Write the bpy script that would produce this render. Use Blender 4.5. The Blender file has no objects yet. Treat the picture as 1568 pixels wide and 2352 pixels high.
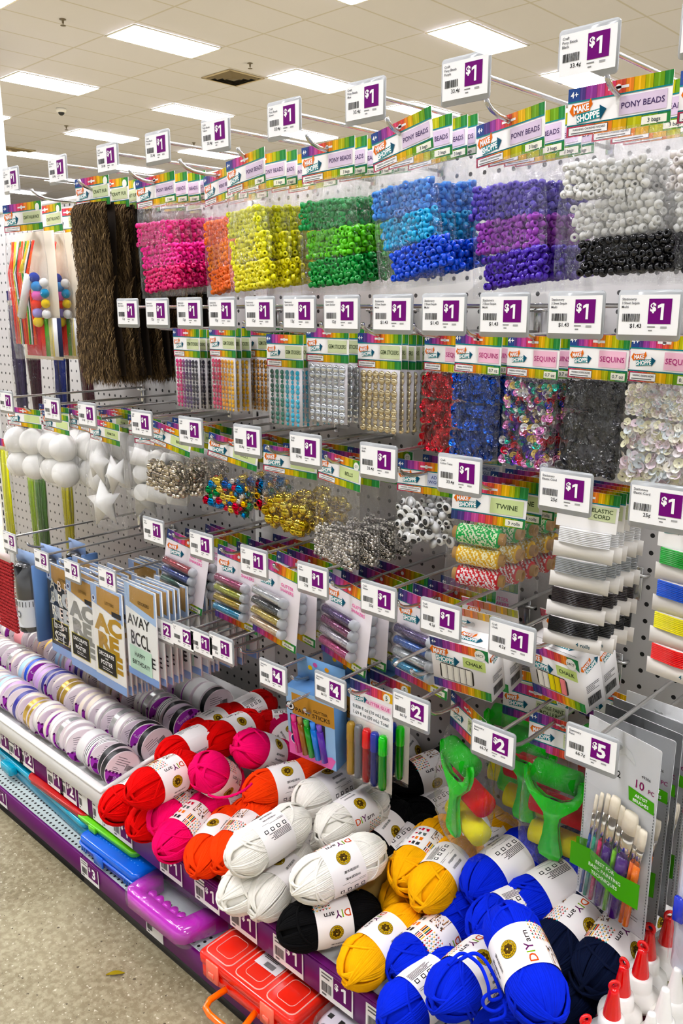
import bpy, math, random
import numpy as np
from mathutils import Matrix, Vector, Euler, noise

# ------------------------------------------------------------------ camera, world, exposure
sc = bpy.context.scene
COL = sc.collection
PI = math.pi
CAM = (0.4694, -1.1240, 1.0610); YAW = 0.7611; PITCH = 0.2361; FPX = 1933.1
cd = bpy.data.cameras.new('camera'); cam = bpy.data.objects.new('camera', cd); COL.objects.link(cam)
cd.sensor_fit = 'VERTICAL'; cd.sensor_height = 36.0; cd.lens = FPX/2352*36.0; cd.clip_start = 0.02; cd.clip_end = 200
cam.location = CAM; cam.rotation_euler = (PI/2-PITCH, 0, YAW)
sc.camera = cam
sc.view_settings.view_transform = 'Standard'; sc.view_settings.look = 'None'
sc.view_settings.gamma = 1.0; sc.view_settings.use_curve_mapping = False
sc.view_settings.exposure = 0.92
LAMP_E = 20.0          # strength of the ceiling fixtures
AMBIENT = .80
sc.cycles.max_bounces = 12; sc.cycles.transparent_max_bounces = 40
sc.cycles.diffuse_bounces = 4; sc.cycles.glossy_bounces = 4; sc.cycles.transmission_bounces = 6
sc.cycles.caustics_reflective = False; sc.cycles.caustics_refractive = False
sc.cycles.sample_clamp_indirect = 6.0
world = bpy.data.worlds.new('world'); sc.world = world; world.use_nodes = True
world.node_tree.nodes['Background'].inputs[0].default_value = (0.93, 0.96, 1.0, 1)
world.node_tree.nodes['Background'].inputs[1].default_value = AMBIENT

# ------------------------------------------------------------------ colour and materials
def C(h):
    if isinstance(h, tuple): return h
    r = [int(h[i:i+2], 16)/255 for i in (0, 2, 4)]
    r = [x/12.92 if x <= .04045 else ((x+.055)/1.055)**2.4 for x in r]; y = .3*r[0]+.6*r[1]+.1*r[2]
    return tuple(min(1, max(0, y+(x-y)*1.14)) for x in r)
MATS = {}
def nodes(m): return m.node_tree.nodes, m.node_tree.links
def principled(name, col=None, rough=.5, metal=0.0, spec=.5, attr=False, bump=None, sheen=0, trans=0, alpha=1, emis=None):
    if name in MATS: return MATS[name]
    m = bpy.data.materials.new(name); m.use_nodes = True; MATS[name] = m
    N, L = nodes(m); b = N['Principled BSDF']
    b.inputs['Roughness'].default_value = rough; b.inputs['Metallic'].default_value = metal
    b.inputs['Specular IOR Level'].default_value = spec
    if attr:
        a = N.new('ShaderNodeAttribute'); a.attribute_name = 'Col'; L.new(a.outputs['Color'], b.inputs['Base Color'])
    elif col is not None: b.inputs['Base Color'].default_value = (*C(col), 1)
    if sheen: b.inputs['Sheen Weight'].default_value = sheen
    if trans: b.inputs['Transmission Weight'].default_value = trans
    if alpha < 1: b.inputs['Alpha'].default_value = alpha
    if emis: b.inputs['Emission Color'].default_value = (*C(emis[0]), 1); b.inputs['Emission Strength'].default_value = emis[1]
    if bump:
        sca, st, dist = bump
        t = N.new('ShaderNodeTexCoord'); n = N.new('ShaderNodeTexNoise'); n.inputs['Scale'].default_value = sca; n.inputs['Detail'].default_value = 3
        u = N.new('ShaderNodeBump'); u.inputs['Strength'].default_value = st; u.inputs['Distance'].default_value = dist
        L.new(t.outputs['Object'], n.inputs['Vector']); L.new(n.outputs['Fac'], u.inputs['Height']); L.new(u.outputs['Normal'], b.inputs['Normal'])
    return m
M_CARD = principled('printed_card', attr=True, rough=.5, spec=.14)
M_PAPER = principled('printed_paper', attr=True, rough=.7, spec=.12)
M_GLOSS = principled('glossy_plastic', attr=True, rough=.18, spec=.6)
M_BEAD = principled('bead_plastic', attr=True, rough=.16, spec=.5)
_b = M_BEAD.node_tree.nodes['Principled BSDF']; _b.inputs['Subsurface Weight'].default_value = .35; _b.inputs['Subsurface Scale'].default_value = .004; _b.inputs['Subsurface Radius'].default_value = (1, 1, 1)
M_MATTE = principled('matte', attr=True, rough=.85, spec=.2)
M_METALC = principled('coloured_foil', attr=True, rough=.22, metal=.75)
M_SHINY = principled('polished_metal', attr=True, rough=.12, metal=1.0)
M_STEEL = principled('zinc_wire', 'c9c8c6', rough=.25, metal=.9, bump=(300, .05, .0005))
M_WHITE = principled('white_powder_coat', 'e4e3e0', rough=.4, bump=(600, .04, .0003))
M_BLACK = principled('black_kick', '0b0a0b', rough=.6, bump=(80, .05, .001))
M_DARK = principled('dark_plastic', '17171a', rough=.5)
M_HOLDER = principled('clear_tag_holder', 'b9bcbd', rough=.2, alpha=.75, bump=(50, .02, .001))
M_FOAM = principled('white_foam', 'f1f0ec', rough=.8, bump=(900, .15, .0006))
def film_mat(name, tint=(1, 1, 1), base=.035, gain=1.5, rough=.09, bscale=45, bst=.9, haze=.0, bdist=.006):
    m = bpy.data.materials.new(name); m.use_nodes = True; N, L = nodes(m); N.clear()
    o = N.new('ShaderNodeOutputMaterial'); mx = N.new('ShaderNodeMixShader'); t = N.new('ShaderNodeBsdfTransparent')
    g = N.new('ShaderNodeBsdfGlossy'); g.inputs['Roughness'].default_value = rough
    t.inputs[0].default_value = (*tint, 1)
    f = N.new('ShaderNodeLayerWeight'); f.inputs[0].default_value = .5
    pw = N.new('ShaderNodeMath'); pw.operation = 'POWER'; pw.inputs[1].default_value = 3.0
    ma = N.new('ShaderNodeMath'); ma.operation = 'MULTIPLY_ADD'; ma.inputs[1].default_value = gain; ma.inputs[2].default_value = base; ma.use_clamp = True
    tc = N.new('ShaderNodeTexCoord'); mp = N.new('ShaderNodeMapping'); mp.inputs['Scale'].default_value = (1.0, 1.0, .45)
    v = N.new('ShaderNodeTexNoise'); v.inputs['Scale'].default_value = bscale; v.inputs['Detail'].default_value = 4; v.inputs['Roughness'].default_value = .6; v.inputs['Distortion'].default_value = 1.6
    b = N.new('ShaderNodeBump'); b.inputs['Strength'].default_value = bst; b.inputs['Distance'].default_value = bdist
    L.new(tc.outputs['Object'], mp.inputs['Vector']); L.new(mp.outputs[0], v.inputs['Vector']); L.new(v.outputs['Fac'], b.inputs['Height'])
    L.new(b.outputs['Normal'], g.inputs['Normal'])
    L.new(f.outputs['Facing'], pw.inputs[0]); L.new(pw.outputs[0], ma.inputs[0]); L.new(ma.outputs[0], mx.inputs[0]); L.new(t.outputs[0], mx.inputs[1])
    last = g
    if haze:
        d = N.new('ShaderNodeBsdfDiffuse'); d.inputs[0].default_value = (.9, .9, .92, 1)
        m2 = N.new('ShaderNodeMixShader'); m2.inputs[0].default_value = haze
        L.new(mx.outputs[0], m2.inputs[1]); L.new(d.outputs[0], m2.inputs[2]); L.new(g.outputs[0], mx.inputs[2]); L.new(m2.outputs[0], o.inputs[0])
    else:
        L.new(g.outputs[0], mx.inputs[2]); L.new(mx.outputs[0], o.inputs[0])
    return m
M_FILM = film_mat('clear_film', base=.055, gain=.5, haze=.006, rough=.08, bscale=42, bst=1.0, bdist=.022)
M_FILM2 = film_mat('thin_inner_film', base=.03, gain=.2, haze=0, rough=.07)
M_RIGID = film_mat('clear_rigid_plastic', base=.05, gain=.4, bscale=12, bst=.25, haze=.03)
def tinted(name, col, base=.05, haze=0):
    return film_mat(name, tint=C(col), base=base, gain=.5, bscale=8, bst=.15, haze=haze)
def yarn_mat(name, col):
    m = principled(name, col, rough=.9, spec=.12, sheen=.0)
    N, L = nodes(m); b = N['Principled BSDF']
    t = N.new('ShaderNodeTexCoord'); n = N.new('ShaderNodeTexNoise'); n.inputs['Scale'].default_value = 1400; n.inputs['Detail'].default_value = 2
    u = N.new('ShaderNodeBump'); u.inputs['Strength'].default_value = .35; u.inputs['Distance'].default_value = .0008
    n2 = N.new('ShaderNodeTexNoise'); n2.inputs['Scale'].default_value = 60
    hs = N.new('ShaderNodeHueSaturation'); mr = N.new('ShaderNodeMapRange'); mr.inputs[3].default_value = .82; mr.inputs[4].default_value = 1.12
    hs.inputs['Color'].default_value = (*C(col), 1)
    L.new(t.outputs['Object'], n.inputs['Vector']); L.new(t.outputs['Object'], n2.inputs['Vector'])
    L.new(n.outputs['Fac'], u.inputs['Height']); L.new(u.outputs['Normal'], b.inputs['Normal'])
    L.new(n2.outputs['Fac'], mr.inputs[0]); L.new(mr.outputs[0], hs.inputs['Value']); L.new(hs.outputs[0], b.inputs['Base Color'])
    return m

# ------------------------------------------------------------------ mesh builder
class MB:
    def __init__(s): s.v = []; s.ch = []; s.n = 0
    def add(s, V, F, col=(.8, .8, .8), mat=0, M=None):
        V = np.asarray(V, float)
        if M is not None:
            A = np.array(M); V = V @ A[:3, :3].T + A[:3, 3]
        s.v.append(V)
        if isinstance(F, np.ndarray): s.ch.append((F+s.n, col, mat))
        else:
            by = {}
            for f in F: by.setdefault(len(f), []).append(f)
            for k, ff in by.items(): s.ch.append((np.array(ff)+s.n, col, mat))
        s.n += len(V)
    def merge(s, o, M=None, col=None):
        if not o.v: return
        V = np.concatenate(o.v)
        if M is not None:
            A = np.array(M); V = V @ A[:3, :3].T + A[:3, 3]
        s.v.append(V)
        for f, c, m in o.ch: s.ch.append((f+s.n, c if col is None else col, m))
        s.n += len(V)
    def box(s, c, d, col=(.8, .8, .8), mat=0, M=None, bev=0):
        x, y, z = c; a, b, e = d[0]/2, d[1]/2, d[2]/2
        if bev:
            r = bev; V = []; 
            for sx in (-1, 1):
                for sy in (-1, 1):
                    for sz in (-1, 1):
                        V += [(x+sx*a, y+sy*(b-r), z+sz*(e-r)), (x+sx*(a-r), y+sy*b, z+sz*(e-r)), (x+sx*(a-r), y+sy*(b-r), z+sz*e)]
            def i(sx, sy, sz, k): return ((sx*2+sy)*2+sz)*3+k
            F = []
            for sx in (0, 1): F.append([i(sx, 0, 0, 0), i(sx, 1, 0, 0), i(sx, 1, 1, 0), i(sx, 0, 1, 0)][::(1 if sx else -1)])
            for sy in (0, 1): F.append([i(0, sy, 0, 1), i(0, sy, 1, 1), i(1, sy, 1, 1), i(1, sy, 0, 1)][::(1 if sy else -1)])
            for sz in (0, 1): F.append([i(0, 0, sz, 2), i(1, 0, sz, 2), i(1, 1, sz, 2), i(0, 1, sz, 2)][::(1 if sz else -1)])
            for p in (0, 1):
                for q in (0, 1):
                    w = (p == q)
                    F.append([i(p, q, 0, 0), i(p, q, 0, 1), i(p, q, 1, 1), i(p, q, 1, 0)][::(1 if w else -1)])
                    F.append([i(p, 0, q, 0), i(p, 1, q, 0), i(p, 1, q, 2), i(p, 0, q, 2)][::(1 if w else -1)])
                    F.append([i(0, p, q, 1), i(0, p, q, 2), i(1, p, q, 2), i(1, p, q, 1)][::(1 if w else -1)])
            for sx in (0, 1):
                for sy in (0, 1):
                    for sz in (0, 1):
                        F.append([i(sx, sy, sz, 0), i(sx, sy, sz, 1), i(sx, sy, sz, 2)][::(1 if (sx+sy+sz) % 2 else -1)])
            s.add(V, F, col, mat, M); return
        V = [(x+i*a, y+j*b, z+k*e) for i in (-1, 1) for j in (-1, 1) for k in (-1, 1)]
        F = np.array([(0, 1, 3, 2), (4, 6, 7, 5), (0, 4, 5, 1), (2, 3, 7, 6), (0, 2, 6, 4), (1, 5, 7, 3)])
        s.add(V, F, col, mat, M)
    def tube(s, pts, r, n=8, col=(.8, .8, .8), mat=0, M=None, cap=True, closed=False):
        P = np.asarray(pts, float); k = len(P)
        rr = np.full(k, r) if np.isscalar(r) else np.asarray(r)
        T = (np.roll(P, -1, 0)-np.roll(P, 1, 0)) if closed else np.gradient(P, axis=0)
        T /= np.linalg.norm(T, axis=1)[:, None]+1e-12
        up = np.array([0, 0, 1.0]) if abs(T[0][2]) < .9 else np.array([1.0, 0, 0])
        V = []; a = np.cross(up, T[0]); a /= np.linalg.norm(a)
        th = np.arange(n)*2*PI/n
        for i in range(k):
            a = a-T[i]*(a@T[i]); a /= np.linalg.norm(a)+1e-12; b = np.cross(T[i], a)
            V.append(P[i]+rr[i]*(np.cos(th)[:, None]*a+np.sin(th)[:, None]*b))
        V = np.concatenate(V); F = []
        kk = k if closed else k-1
        i = np.arange(kk)[:, None]; j = np.arange(n)[None]; i2 = (i+1) % k; j2 = (j+1) % n
        F = np.stack([i*n+j, i*n+j2+0*i, i2*n+j2, i2*n+j], -1).reshape(-1, 4)
        base = s.n; s.add(V, F, col, mat, M)
        if cap and not closed:
            s.ch.append((np.array([np.arange(n)[::-1]])+base, col, mat)); s.ch.append((np.array([np.arange(n)+(k-1)*n])+base, col, mat))
    def lathe(s, prof, n=24, col=(.8, .8, .8), mat=0, M=None, cap=True):
        # profile (r, z), revolved round z; r = 0 ends make poles
        P = np.asarray(prof, float); k = len(P); th = np.arange(n)*2*PI/n
        V = np.concatenate([np.stack([p[0]*np.cos(th), p[0]*np.sin(th), np.full(n, p[1])], -1) for p in P])
        i = np.arange(k-1)[:, None]; j = np.arange(n)[None]; j2 = (j+1) % n
        F = np.stack([i*n+j, i*n+j2, (i+1)*n+j2, (i+1)*n+j], -1).reshape(-1, 4)
        base = s.n; s.add(V, F, col, mat, M)
        if cap:
            if P[0][0] > 1e-6: s.ch.append((np.array([np.arange(n)[::-1]])+base, col, mat))
            if P[-1][0] > 1e-6: s.ch.append((np.array([np.arange(n)+(k-1)*n])+base, col, mat))
    def sphere(s, c, r, n=12, m=8, col=(.8, .8, .8), mat=0, M=None):
        r = (r, r, r) if np.isscalar(r) else r
        V = []
        for i in range(m+1):
            a = PI*i/m
            for j in range(n):
                b = 2*PI*j/n; V.append((c[0]+r[0]*math.sin(a)*math.cos(b), c[1]+r[1]*math.sin(a)*math.sin(b), c[2]+r[2]*math.cos(a)))
        i = np.arange(m)[:, None]; j = np.arange(n)[None]; j2 = (j+1) % n
        F = np.stack([i*n+j, (i+1)*n+j, (i+1)*n+j2, i*n+j2], -1).reshape(-1, 4)
        s.add(V, F, col, mat, M)
    def grid(s, fn, nu, nv, col=(.8, .8, .8), mat=0, M=None, flip=False):
        V = [fn(i/nu, j/nv) for j in range(nv+1) for i in range(nu+1)]
        i = np.arange(nu)[:, None]; j = np.arange(nv)[None]; w = nu+1
        F = np.stack([j*w+i, j*w+i+1, (j+1)*w+i+1, (j+1)*w+i], -1).reshape(-1, 4)
        s.add(V, F[:, ::-1] if flip else F, col, mat, M)
    def extrude(s, poly, y0, y1, col=(.8, .8, .8), mat=0, M=None):
        # outline in x,z (counter-clockwise seen from -Y) pushed from y0 (front) to y1 (back)
        n = len(poly); V = [(x, y0, z) for x, z in poly]+[(x, y1, z) for x, z in poly]
        F = [list(range(n)), list(range(2*n-1, n-1, -1))]+[[i, i+n, (i+1) % n+n, (i+1) % n] for i in range(n)]
        s.add(V, F, col, mat, M)
    def build(s, name, mats, parent=None, smooth=False, loc=None, rot=None, kind=None, label=None, bevel=0):
        me = bpy.data.meshes.new(name)
        V = np.concatenate(s.v) if s.v else np.zeros((0, 3))
        me.vertices.add(len(V)); me.vertices.foreach_set('co', V.astype(np.float32).ravel())
        idx = np.concatenate([f.ravel() for f, c, m in s.ch]); tot = np.concatenate([np.full(len(f), f.shape[1]) for f, c, m in s.ch])
        me.loops.add(len(idx)); me.loops.foreach_set('vertex_index', idx.astype(np.int32))
        me.polygons.add(len(tot)); st = np.concatenate([[0], np.cumsum(tot)[:-1]])
        me.polygons.foreach_set('loop_start', st.astype(np.int32))
        try: me.polygons.foreach_set('loop_total', tot.astype(np.int32))
        except Exception: pass
        me.polygons.foreach_set('material_index', np.concatenate([np.full(len(f), m) for f, c, m in s.ch]).astype(np.int32))
        if smooth: me.polygons.foreach_set('use_smooth', np.ones(len(tot), bool))
        me.update(calc_edges=True)
        a = me.color_attributes.new('Col', 'FLOAT_COLOR', 'CORNER')
        cc = np.concatenate([np.tile(np.array([*c, 1.0])[None], (f.size, 1)) for f, c, m in s.ch])
        a.data.foreach_set('color', cc.astype(np.float32).ravel())
        mats = mats if isinstance(mats, (list, tuple)) else [mats]
        for m in mats: me.materials.append(m)
        o = bpy.data.objects.new(name, me); COL.objects.link(o)
        if parent is not None: o.parent = parent
        if loc is not None: o.location = loc
        if rot is not None: o.rotation_euler = rot
        if kind: o['kind'] = kind
        if label: o['label'] = label
        if smooth == 'auto' or bevel:
            pass
        return o
def T(x=0, y=0, z=0, rx=0, ry=0, rz=0, s=1):
    return Matrix.Translation((x, y, z)) @ Euler((rx, ry, rz)).to_matrix().to_4x4() @ Matrix.Scale(s, 4)
def rndrot(rng): return Euler((rng.uniform(0, 6.28), rng.uniform(0, 6.28), rng.uniform(0, 6.28))).to_matrix().to_4x4()
def tag(o, label, cat, group=None, kind=None):
    if label: o['label'] = label
    if cat: o['category'] = cat
    if group: o['group'] = group
    if kind: o['kind'] = kind
    return o
def thing(name, loc=(0, 0, 0), rot=(0, 0, 0), label=None, cat=None, group=None):
    o = bpy.data.objects.new(name, None); COL.objects.link(o); o.location = loc; o.rotation_euler = rot
    o.empty_display_size = .02
    return tag(o, label, cat, group)
KIDS = {}
def kids(o): return [c for c in o.children]
def dup(o, parent=None):
    c = o.copy(); COL.objects.link(c)
    if parent is not None: c.parent = parent
    for ch in kids(o): dup(ch, c)
    return c
def struct(mb, name, mats, **k):
    o = mb.build(name, mats, **k); o['kind'] = 'structure'; return o
ORD = ['front', 'second', 'third', 'fourth', 'fifth', 'sixth', 'seventh', 'eighth', 'ninth', 'tenth', 'eleventh', 'twelfth', 'thirteenth', 'fourteenth',
       'fifteenth', 'sixteenth', 'seventeenth', 'eighteenth', 'nineteenth', 'twentieth', 'twenty-first', 'twenty-second', 'twenty-third', 'twenty-fourth', 'twenty-fifth', 'twenty-sixth']

# pixel of the 1568x2352 photograph -> world, on a plane y = Y, x = X or z = Z
_f = np.array([-math.sin(YAW)*math.cos(PITCH), math.cos(YAW)*math.cos(PITCH), -math.sin(PITCH)])
_r = np.array([math.cos(YAW), math.sin(YAW), 0.0]); _d = np.cross(_f, _r)
def at(u, v, Y=None, X=None, Z=None):
    d = _f+_r*(u-784)/FPX+_d*(v-1176)/FPX; c = np.array(CAM)
    ax, val = (1, Y) if Y is not None else (0, X) if X is not None else (2, Z)
    return c+d*(val-c[ax])/d[ax]

# ------------------------------------------------------------------ print layout (flat artwork mapped onto a card or a curved label)
_TX = {}
def text2d(st, bold=.012):
    if (st, bold) in _TX: return _TX[(st, bold)]
    cu = bpy.data.curves.new('t', 'FONT'); cu.body = st; cu.size = 1; cu.resolution_u = 2; cu.offset = bold
    ob = bpy.data.objects.new('t', cu); me = bpy.data.meshes.new_from_object(ob)
    V = np.array([v.co[:2] for v in me.vertices]) if len(me.vertices) else np.zeros((0, 2)); me.calc_loop_triangles()
    F = np.array([t.vertices[:] for t in me.loop_triangles]) if len(V) else np.zeros((0, 3), int)
    if len(F):
        a, b, c = V[F[:, 0]], V[F[:, 1]], V[F[:, 2]]
        cr = (b[:, 0]-a[:, 0])*(c[:, 1]-a[:, 1])-(b[:, 1]-a[:, 1])*(c[:, 0]-a[:, 0]); F[cr < 0] = F[cr < 0][:, ::-1]
    bpy.data.objects.remove(ob); bpy.data.meshes.remove(me); bpy.data.curves.remove(cu)
    _TX[(st, bold)] = (V, F); return V, F
class Art:
    def __init__(s): s.it = []
    def poly(s, pts, col, ly=1): s.it.append((np.asarray(pts, float), [list(range(len(pts)))], C(col), ly))
    def rect(s, x0, y0, x1, y1, col, ly=1, nx=1, ny=1):
        if nx == 1 and ny == 1: return s.poly([(x0, y0), (x1, y0), (x1, y1), (x0, y1)], col, ly)
        V = [(x0+(x1-x0)*i/nx, y0+(y1-y0)*j/ny) for j in range(ny+1) for i in range(nx+1)]; w = nx+1
        F = [[j*w+i, j*w+i+1, (j+1)*w+i+1, (j+1)*w+i] for j in range(ny) for i in range(nx)]
        s.it.append((np.array(V), F, C(col), ly))
    def circle(s, x, y, r, col, ly=2, n=20, ry=None):
        ry = ry or r; s.poly([(x+r*math.cos(2*PI*i/n), y+ry*math.sin(2*PI*i/n)) for i in range(n)], col, ly)
    def text(s, st, x, y, h, col, ly=3, al='c', w=None, rot=0, sx=1.0, bold=.012):
        V, F = text2d(st, bold)
        if not len(V): return
        k = h/.69; V = V*k*np.array([sx, 1]); x0, x1 = V[:, 0].min(), V[:, 0].max()
        if w and x1-x0 > w: V = V*np.array([w/(x1-x0), 1]); x0, x1 = V[:, 0].min(), V[:, 0].max()
        V = V-np.array([(x0+x1)/2 if al == 'c' else x0 if al == 'l' else x1, h/2])
        c, q = math.cos(rot), math.sin(rot); V = V @ np.array([[c, q], [-q, c]])
        s.it.append((V+np.array([x, y]), F, C(col), ly))
    def lines(s, x0, y1, w, n, h, gap, col='666666', ly=2, seed=1):
        rg = random.Random(seed)
        for i in range(n): s.rect(x0, y1-i*gap-h, x0+w*rg.uniform(.6, 1), y1-i*gap, col, ly)
    def barcode(s, x0, y0, w, h, ly=2, seed=3, col='1a1a1a', horiz=False):
        rg = random.Random(seed); x = 0; L = h if horiz else w
        while x < L-.0002:
            b = rg.choice([.02, .035, .05])*L
            if horiz: s.rect(x0, y0+x, x0+w, min(y0+x+b, y0+h), col, ly)
            else: s.rect(x0+x, y0, min(x0+x+b, x0+w), y0+h, col, ly)
            x += b+rg.choice([.02, .035])*L
    def emit(s, mb, fn=None, mat=0, M=None, eps=.00025):
        for V, F, col, ly in s.it:
            if fn is None: W = np.stack([V[:, 0], np.full(len(V), -ly*eps), V[:, 1]], -1)
            else: W = np.array([fn(x, y, ly*eps) for x, y in V])
            mb.add(W, F, col, mat, M)
    def shift(s, dx, dy, rot=0, k=1):
        c, q = math.cos(rot)*k, math.sin(rot)*k; R = np.array([[c, q], [-q, c]])
        o = Art(); o.it = [(V @ R+np.array([dx, dy]), F, cc, l) for V, F, cc, l in s.it]; return o
PLANK = ['33406e', '4c3a78', '8a3f8c', 'b8508c', 'cc4a66', 'd45a48', 'dd8444', 'dcae38', 'b3b22c', '6f9a34', '357f42']
def planks(A, x0, y0, x1, y1, cols=PLANK, seed=1, ly=1):
    rg = random.Random(seed); n = len(cols); x = x0; ws = [rg.uniform(.7, 1.3) for _ in cols]; t = sum(ws)
    for c, w in zip(cols, ws):
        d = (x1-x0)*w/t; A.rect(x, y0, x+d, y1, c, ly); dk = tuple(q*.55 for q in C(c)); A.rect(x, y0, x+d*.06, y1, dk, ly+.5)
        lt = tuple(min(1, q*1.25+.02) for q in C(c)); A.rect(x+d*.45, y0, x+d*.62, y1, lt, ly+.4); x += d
def logo(A, x, y, w, ly=2, rot=.10):
    h = w*.3; c, q = math.cos(rot), math.sin(rot)
    def R(pts): return [(x+a*c-b*q, y+a*q+b*c) for a, b in pts]
    O, Tq = 'dd7434', '1d8388'
    A.poly(R([(-w*.5, h*.05), (-w*.5, h*.92), (w*.08, h*.92), (w*.08, h*.05)]), O, ly)
    A.poly(R([(-w*.62, h*.5), (-w*.5, h*1.1), (-w*.42, h*.92), (-w*.42, h*.2), (-w*.5, -h*.1)]), O, ly+.2)
    A.poly(R([(w*.05, h*.92), (w*.12, h*1.25), (w*.17, h*.6), (w*.08, h*.3)]), O, ly+.2)
    A.poly(R([(-w*.38, -h*.88), (-w*.38, 0), (w*.42, 0), (w*.42, -h*.88)]), Tq, ly+.3)
    A.poly(R([(w*.40, -h*1.1), (w*.62, -h*.2), (w*.40, h*.35)]), '174f66', ly+.4)
    A.text('MAKE', x+(-w*.21)*c-(h*.48)*q, y+(-w*.21)*q+(h*.48)*c, h*.62, 'ffffff', ly+1, w=w*.52, rot=rot, bold=.035)
    A.text('SHOPPE', x+(w*.01)*c-(-h*.44)*q, y+(w*.01)*q+(-h*.44)*c, h*.64, 'ffffff', ly+1, w=w*.76, rot=rot, bold=.035)
BLOCKS = {'lilac': ('dccbe0', '43305c'), 'green': ('d3e2a8', '3c4a2e'), 'pink': ('f3c3d6', 'b03a78'), 'sage': ('cfd8b0', '3c4a2e'), 'blue': ('ccd4ea', '3a4a86'), 'hot': ('ffffff', 'e25aa0')}
def header_art(W, H, words, block='lilac', small=None, count=None, age=True, seed=1, warn=True, hole=True, bottom=True):
    A = Art(); t = H*.27; bt = H*.22
    A.rect(-W/2, -H, W/2, 0, 'fbf9f8', 0)
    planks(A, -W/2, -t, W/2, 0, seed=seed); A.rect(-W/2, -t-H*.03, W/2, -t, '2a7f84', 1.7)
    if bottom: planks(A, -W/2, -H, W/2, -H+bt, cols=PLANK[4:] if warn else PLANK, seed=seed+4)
    if bottom: A.rect(-W/2, -H+bt, W/2, -H+bt+H*.03, '2a6f74', 1.7)
    if age: A.rect(-W/2, -t, -W/2+W*.12, 0, '2f4a86', 1.8); A.text('4+', -W/2+W*.065, -t*.5, t*.45, 'ffffff', 3)
    if hole: A.circle(0, -t*.55, W*.028, 'eeeeee', 2.2); A.rect(-W*.1, -t*.65, W*.1, -t*.45, 'eeeeee', 2.2)
    mid = (-t-(H-bt))/2
    logo(A, -W*.29, mid, W*.30, 2)
    bc, tc = BLOCKS[block]; A.rect(W*.02, -H+bt+H*.07, W*.46, -t-H*.07, bc, 2)
    ln = words.split('|'); k = len(ln); ch = H*.115 if k == 1 else H*.1
    for i, l in enumerate(ln): A.text(l, W*.24, mid+(k-1)*ch*.75-i*ch*1.5, ch, tc, 3, w=W*.4)
    if warn:
        A.rect(-W/2+W*.02, -H+bt*.12, -W*.08, -H+bt*.88, '22303c', 2.2); A.rect(-W/2+W*.026, -H+bt*.16, -W*.086, -H+bt*.84, 'faf8f6', 2.4)
        A.text('WARNING: CHOKING HAZARD', -W*.27, -H+bt*.62, bt*.2, '222222', 3, w=W*.33); A.rect(-W*.45, -H+bt*.26, -W*.14, -H+bt*.36, '777777', 3)
    if count: A.rect(W*.24, -H+bt*.15, W*.47, -H+bt*.85, 'f6f4e4', 2.3); A.text(count, W*.355, -H+bt*.5, bt*.36, '33424a', 3, w=W*.2)
    if small: A.circle(W*.4, -t*.75, t*.5, 'f4f6ee', 2.4); A.text(small, W*.4, -t*.75, t*.28, '44524a', 3, w=t*.8)
    return A
def sheet(mb, x0, x1, z0, z1, th=.0006, col='ece8e2', bow=0):
    mb.box(((x0+x1)/2, th/2+.0001, (z0+z1)/2), (x1-x0, th, z1-z0), C(col))
def card_part(root, W, H, art, name='header_card', th=.0006, lbl=None):
    mb = MB(); sheet(mb, -W/2, W/2, -H, 0, th); art.emit(mb); return mb.build(name, M_CARD, root, label=lbl)
def film_part(root, w0, w1, z0, z1, th, name='bag', seed=0, mat=None, wr=.0022, nu=16, nv=22, lean=0, bulge=None):
    # closed crinkled bag from z0 (top) down to z1; thickness swells in the middle
    mb = MB()
    def f(side):
        def g(u, v):
            w = w0+(w1-w0)*min(1, v*2.2); x = (u-.5)*w+lean*v; z = z0+(z1-z0)*v
            e = (math.sin(PI*u)**.45)*(math.sin(PI*min(1, max(0, v*.96+.02)))**.4); t = th*(bulge(u, v) if bulge else 1)*e
            nn = noise.noise(Vector((x*55, side*3+seed, z*40)))+.6*noise.noise(Vector((x*130, side*3+seed, z*90)))
            z2 = z+(.0025*noise.noise(Vector((x*60, seed, 3))) if v > .97 else 0)
            x2 = x+(.002*noise.noise(Vector((z*60, seed, 7))) if u in (0, 1) else 0)
            return (x2, side*(t*.5+.0003+wr*e*(nn+.5)), z2)
        return g
    mb.grid(f(-1), nu, nv, flip=True); mb.grid(f(1), nu, nv)
    return mb.build(name, mat or M_FILM, root, smooth=True)
def scatter(w, h, th, sp, seed, layers=2, fill=1.0, slump=.25):
    rg = random.Random(seed); P = []
    for l in range(layers):
        y = (l/(max(1, layers-1))-.5)*th*.7 if layers > 1 else 0
        nz = max(1, int(h/(sp*.86))); nx = max(1, int(w/sp))
        for k in range(nz):
            for i in range(nx):
                x = -w/2+sp*(i+.5+.5*((k+l) % 2)); z = -h/2+sp*.86*(k+.5)
                top = h/2-slump*h*(.5+.5*noise.noise(Vector((x*40, seed, l))))
                if abs(x) > w/2-sp*.3 or z > top or rg.random() > fill: continue
                P.append((x+rg.uniform(-.22, .22)*sp, y+rg.uniform(-.2, .2)*th*.3, z+rg.uniform(-.2, .2)*sp))
    return P
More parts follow.
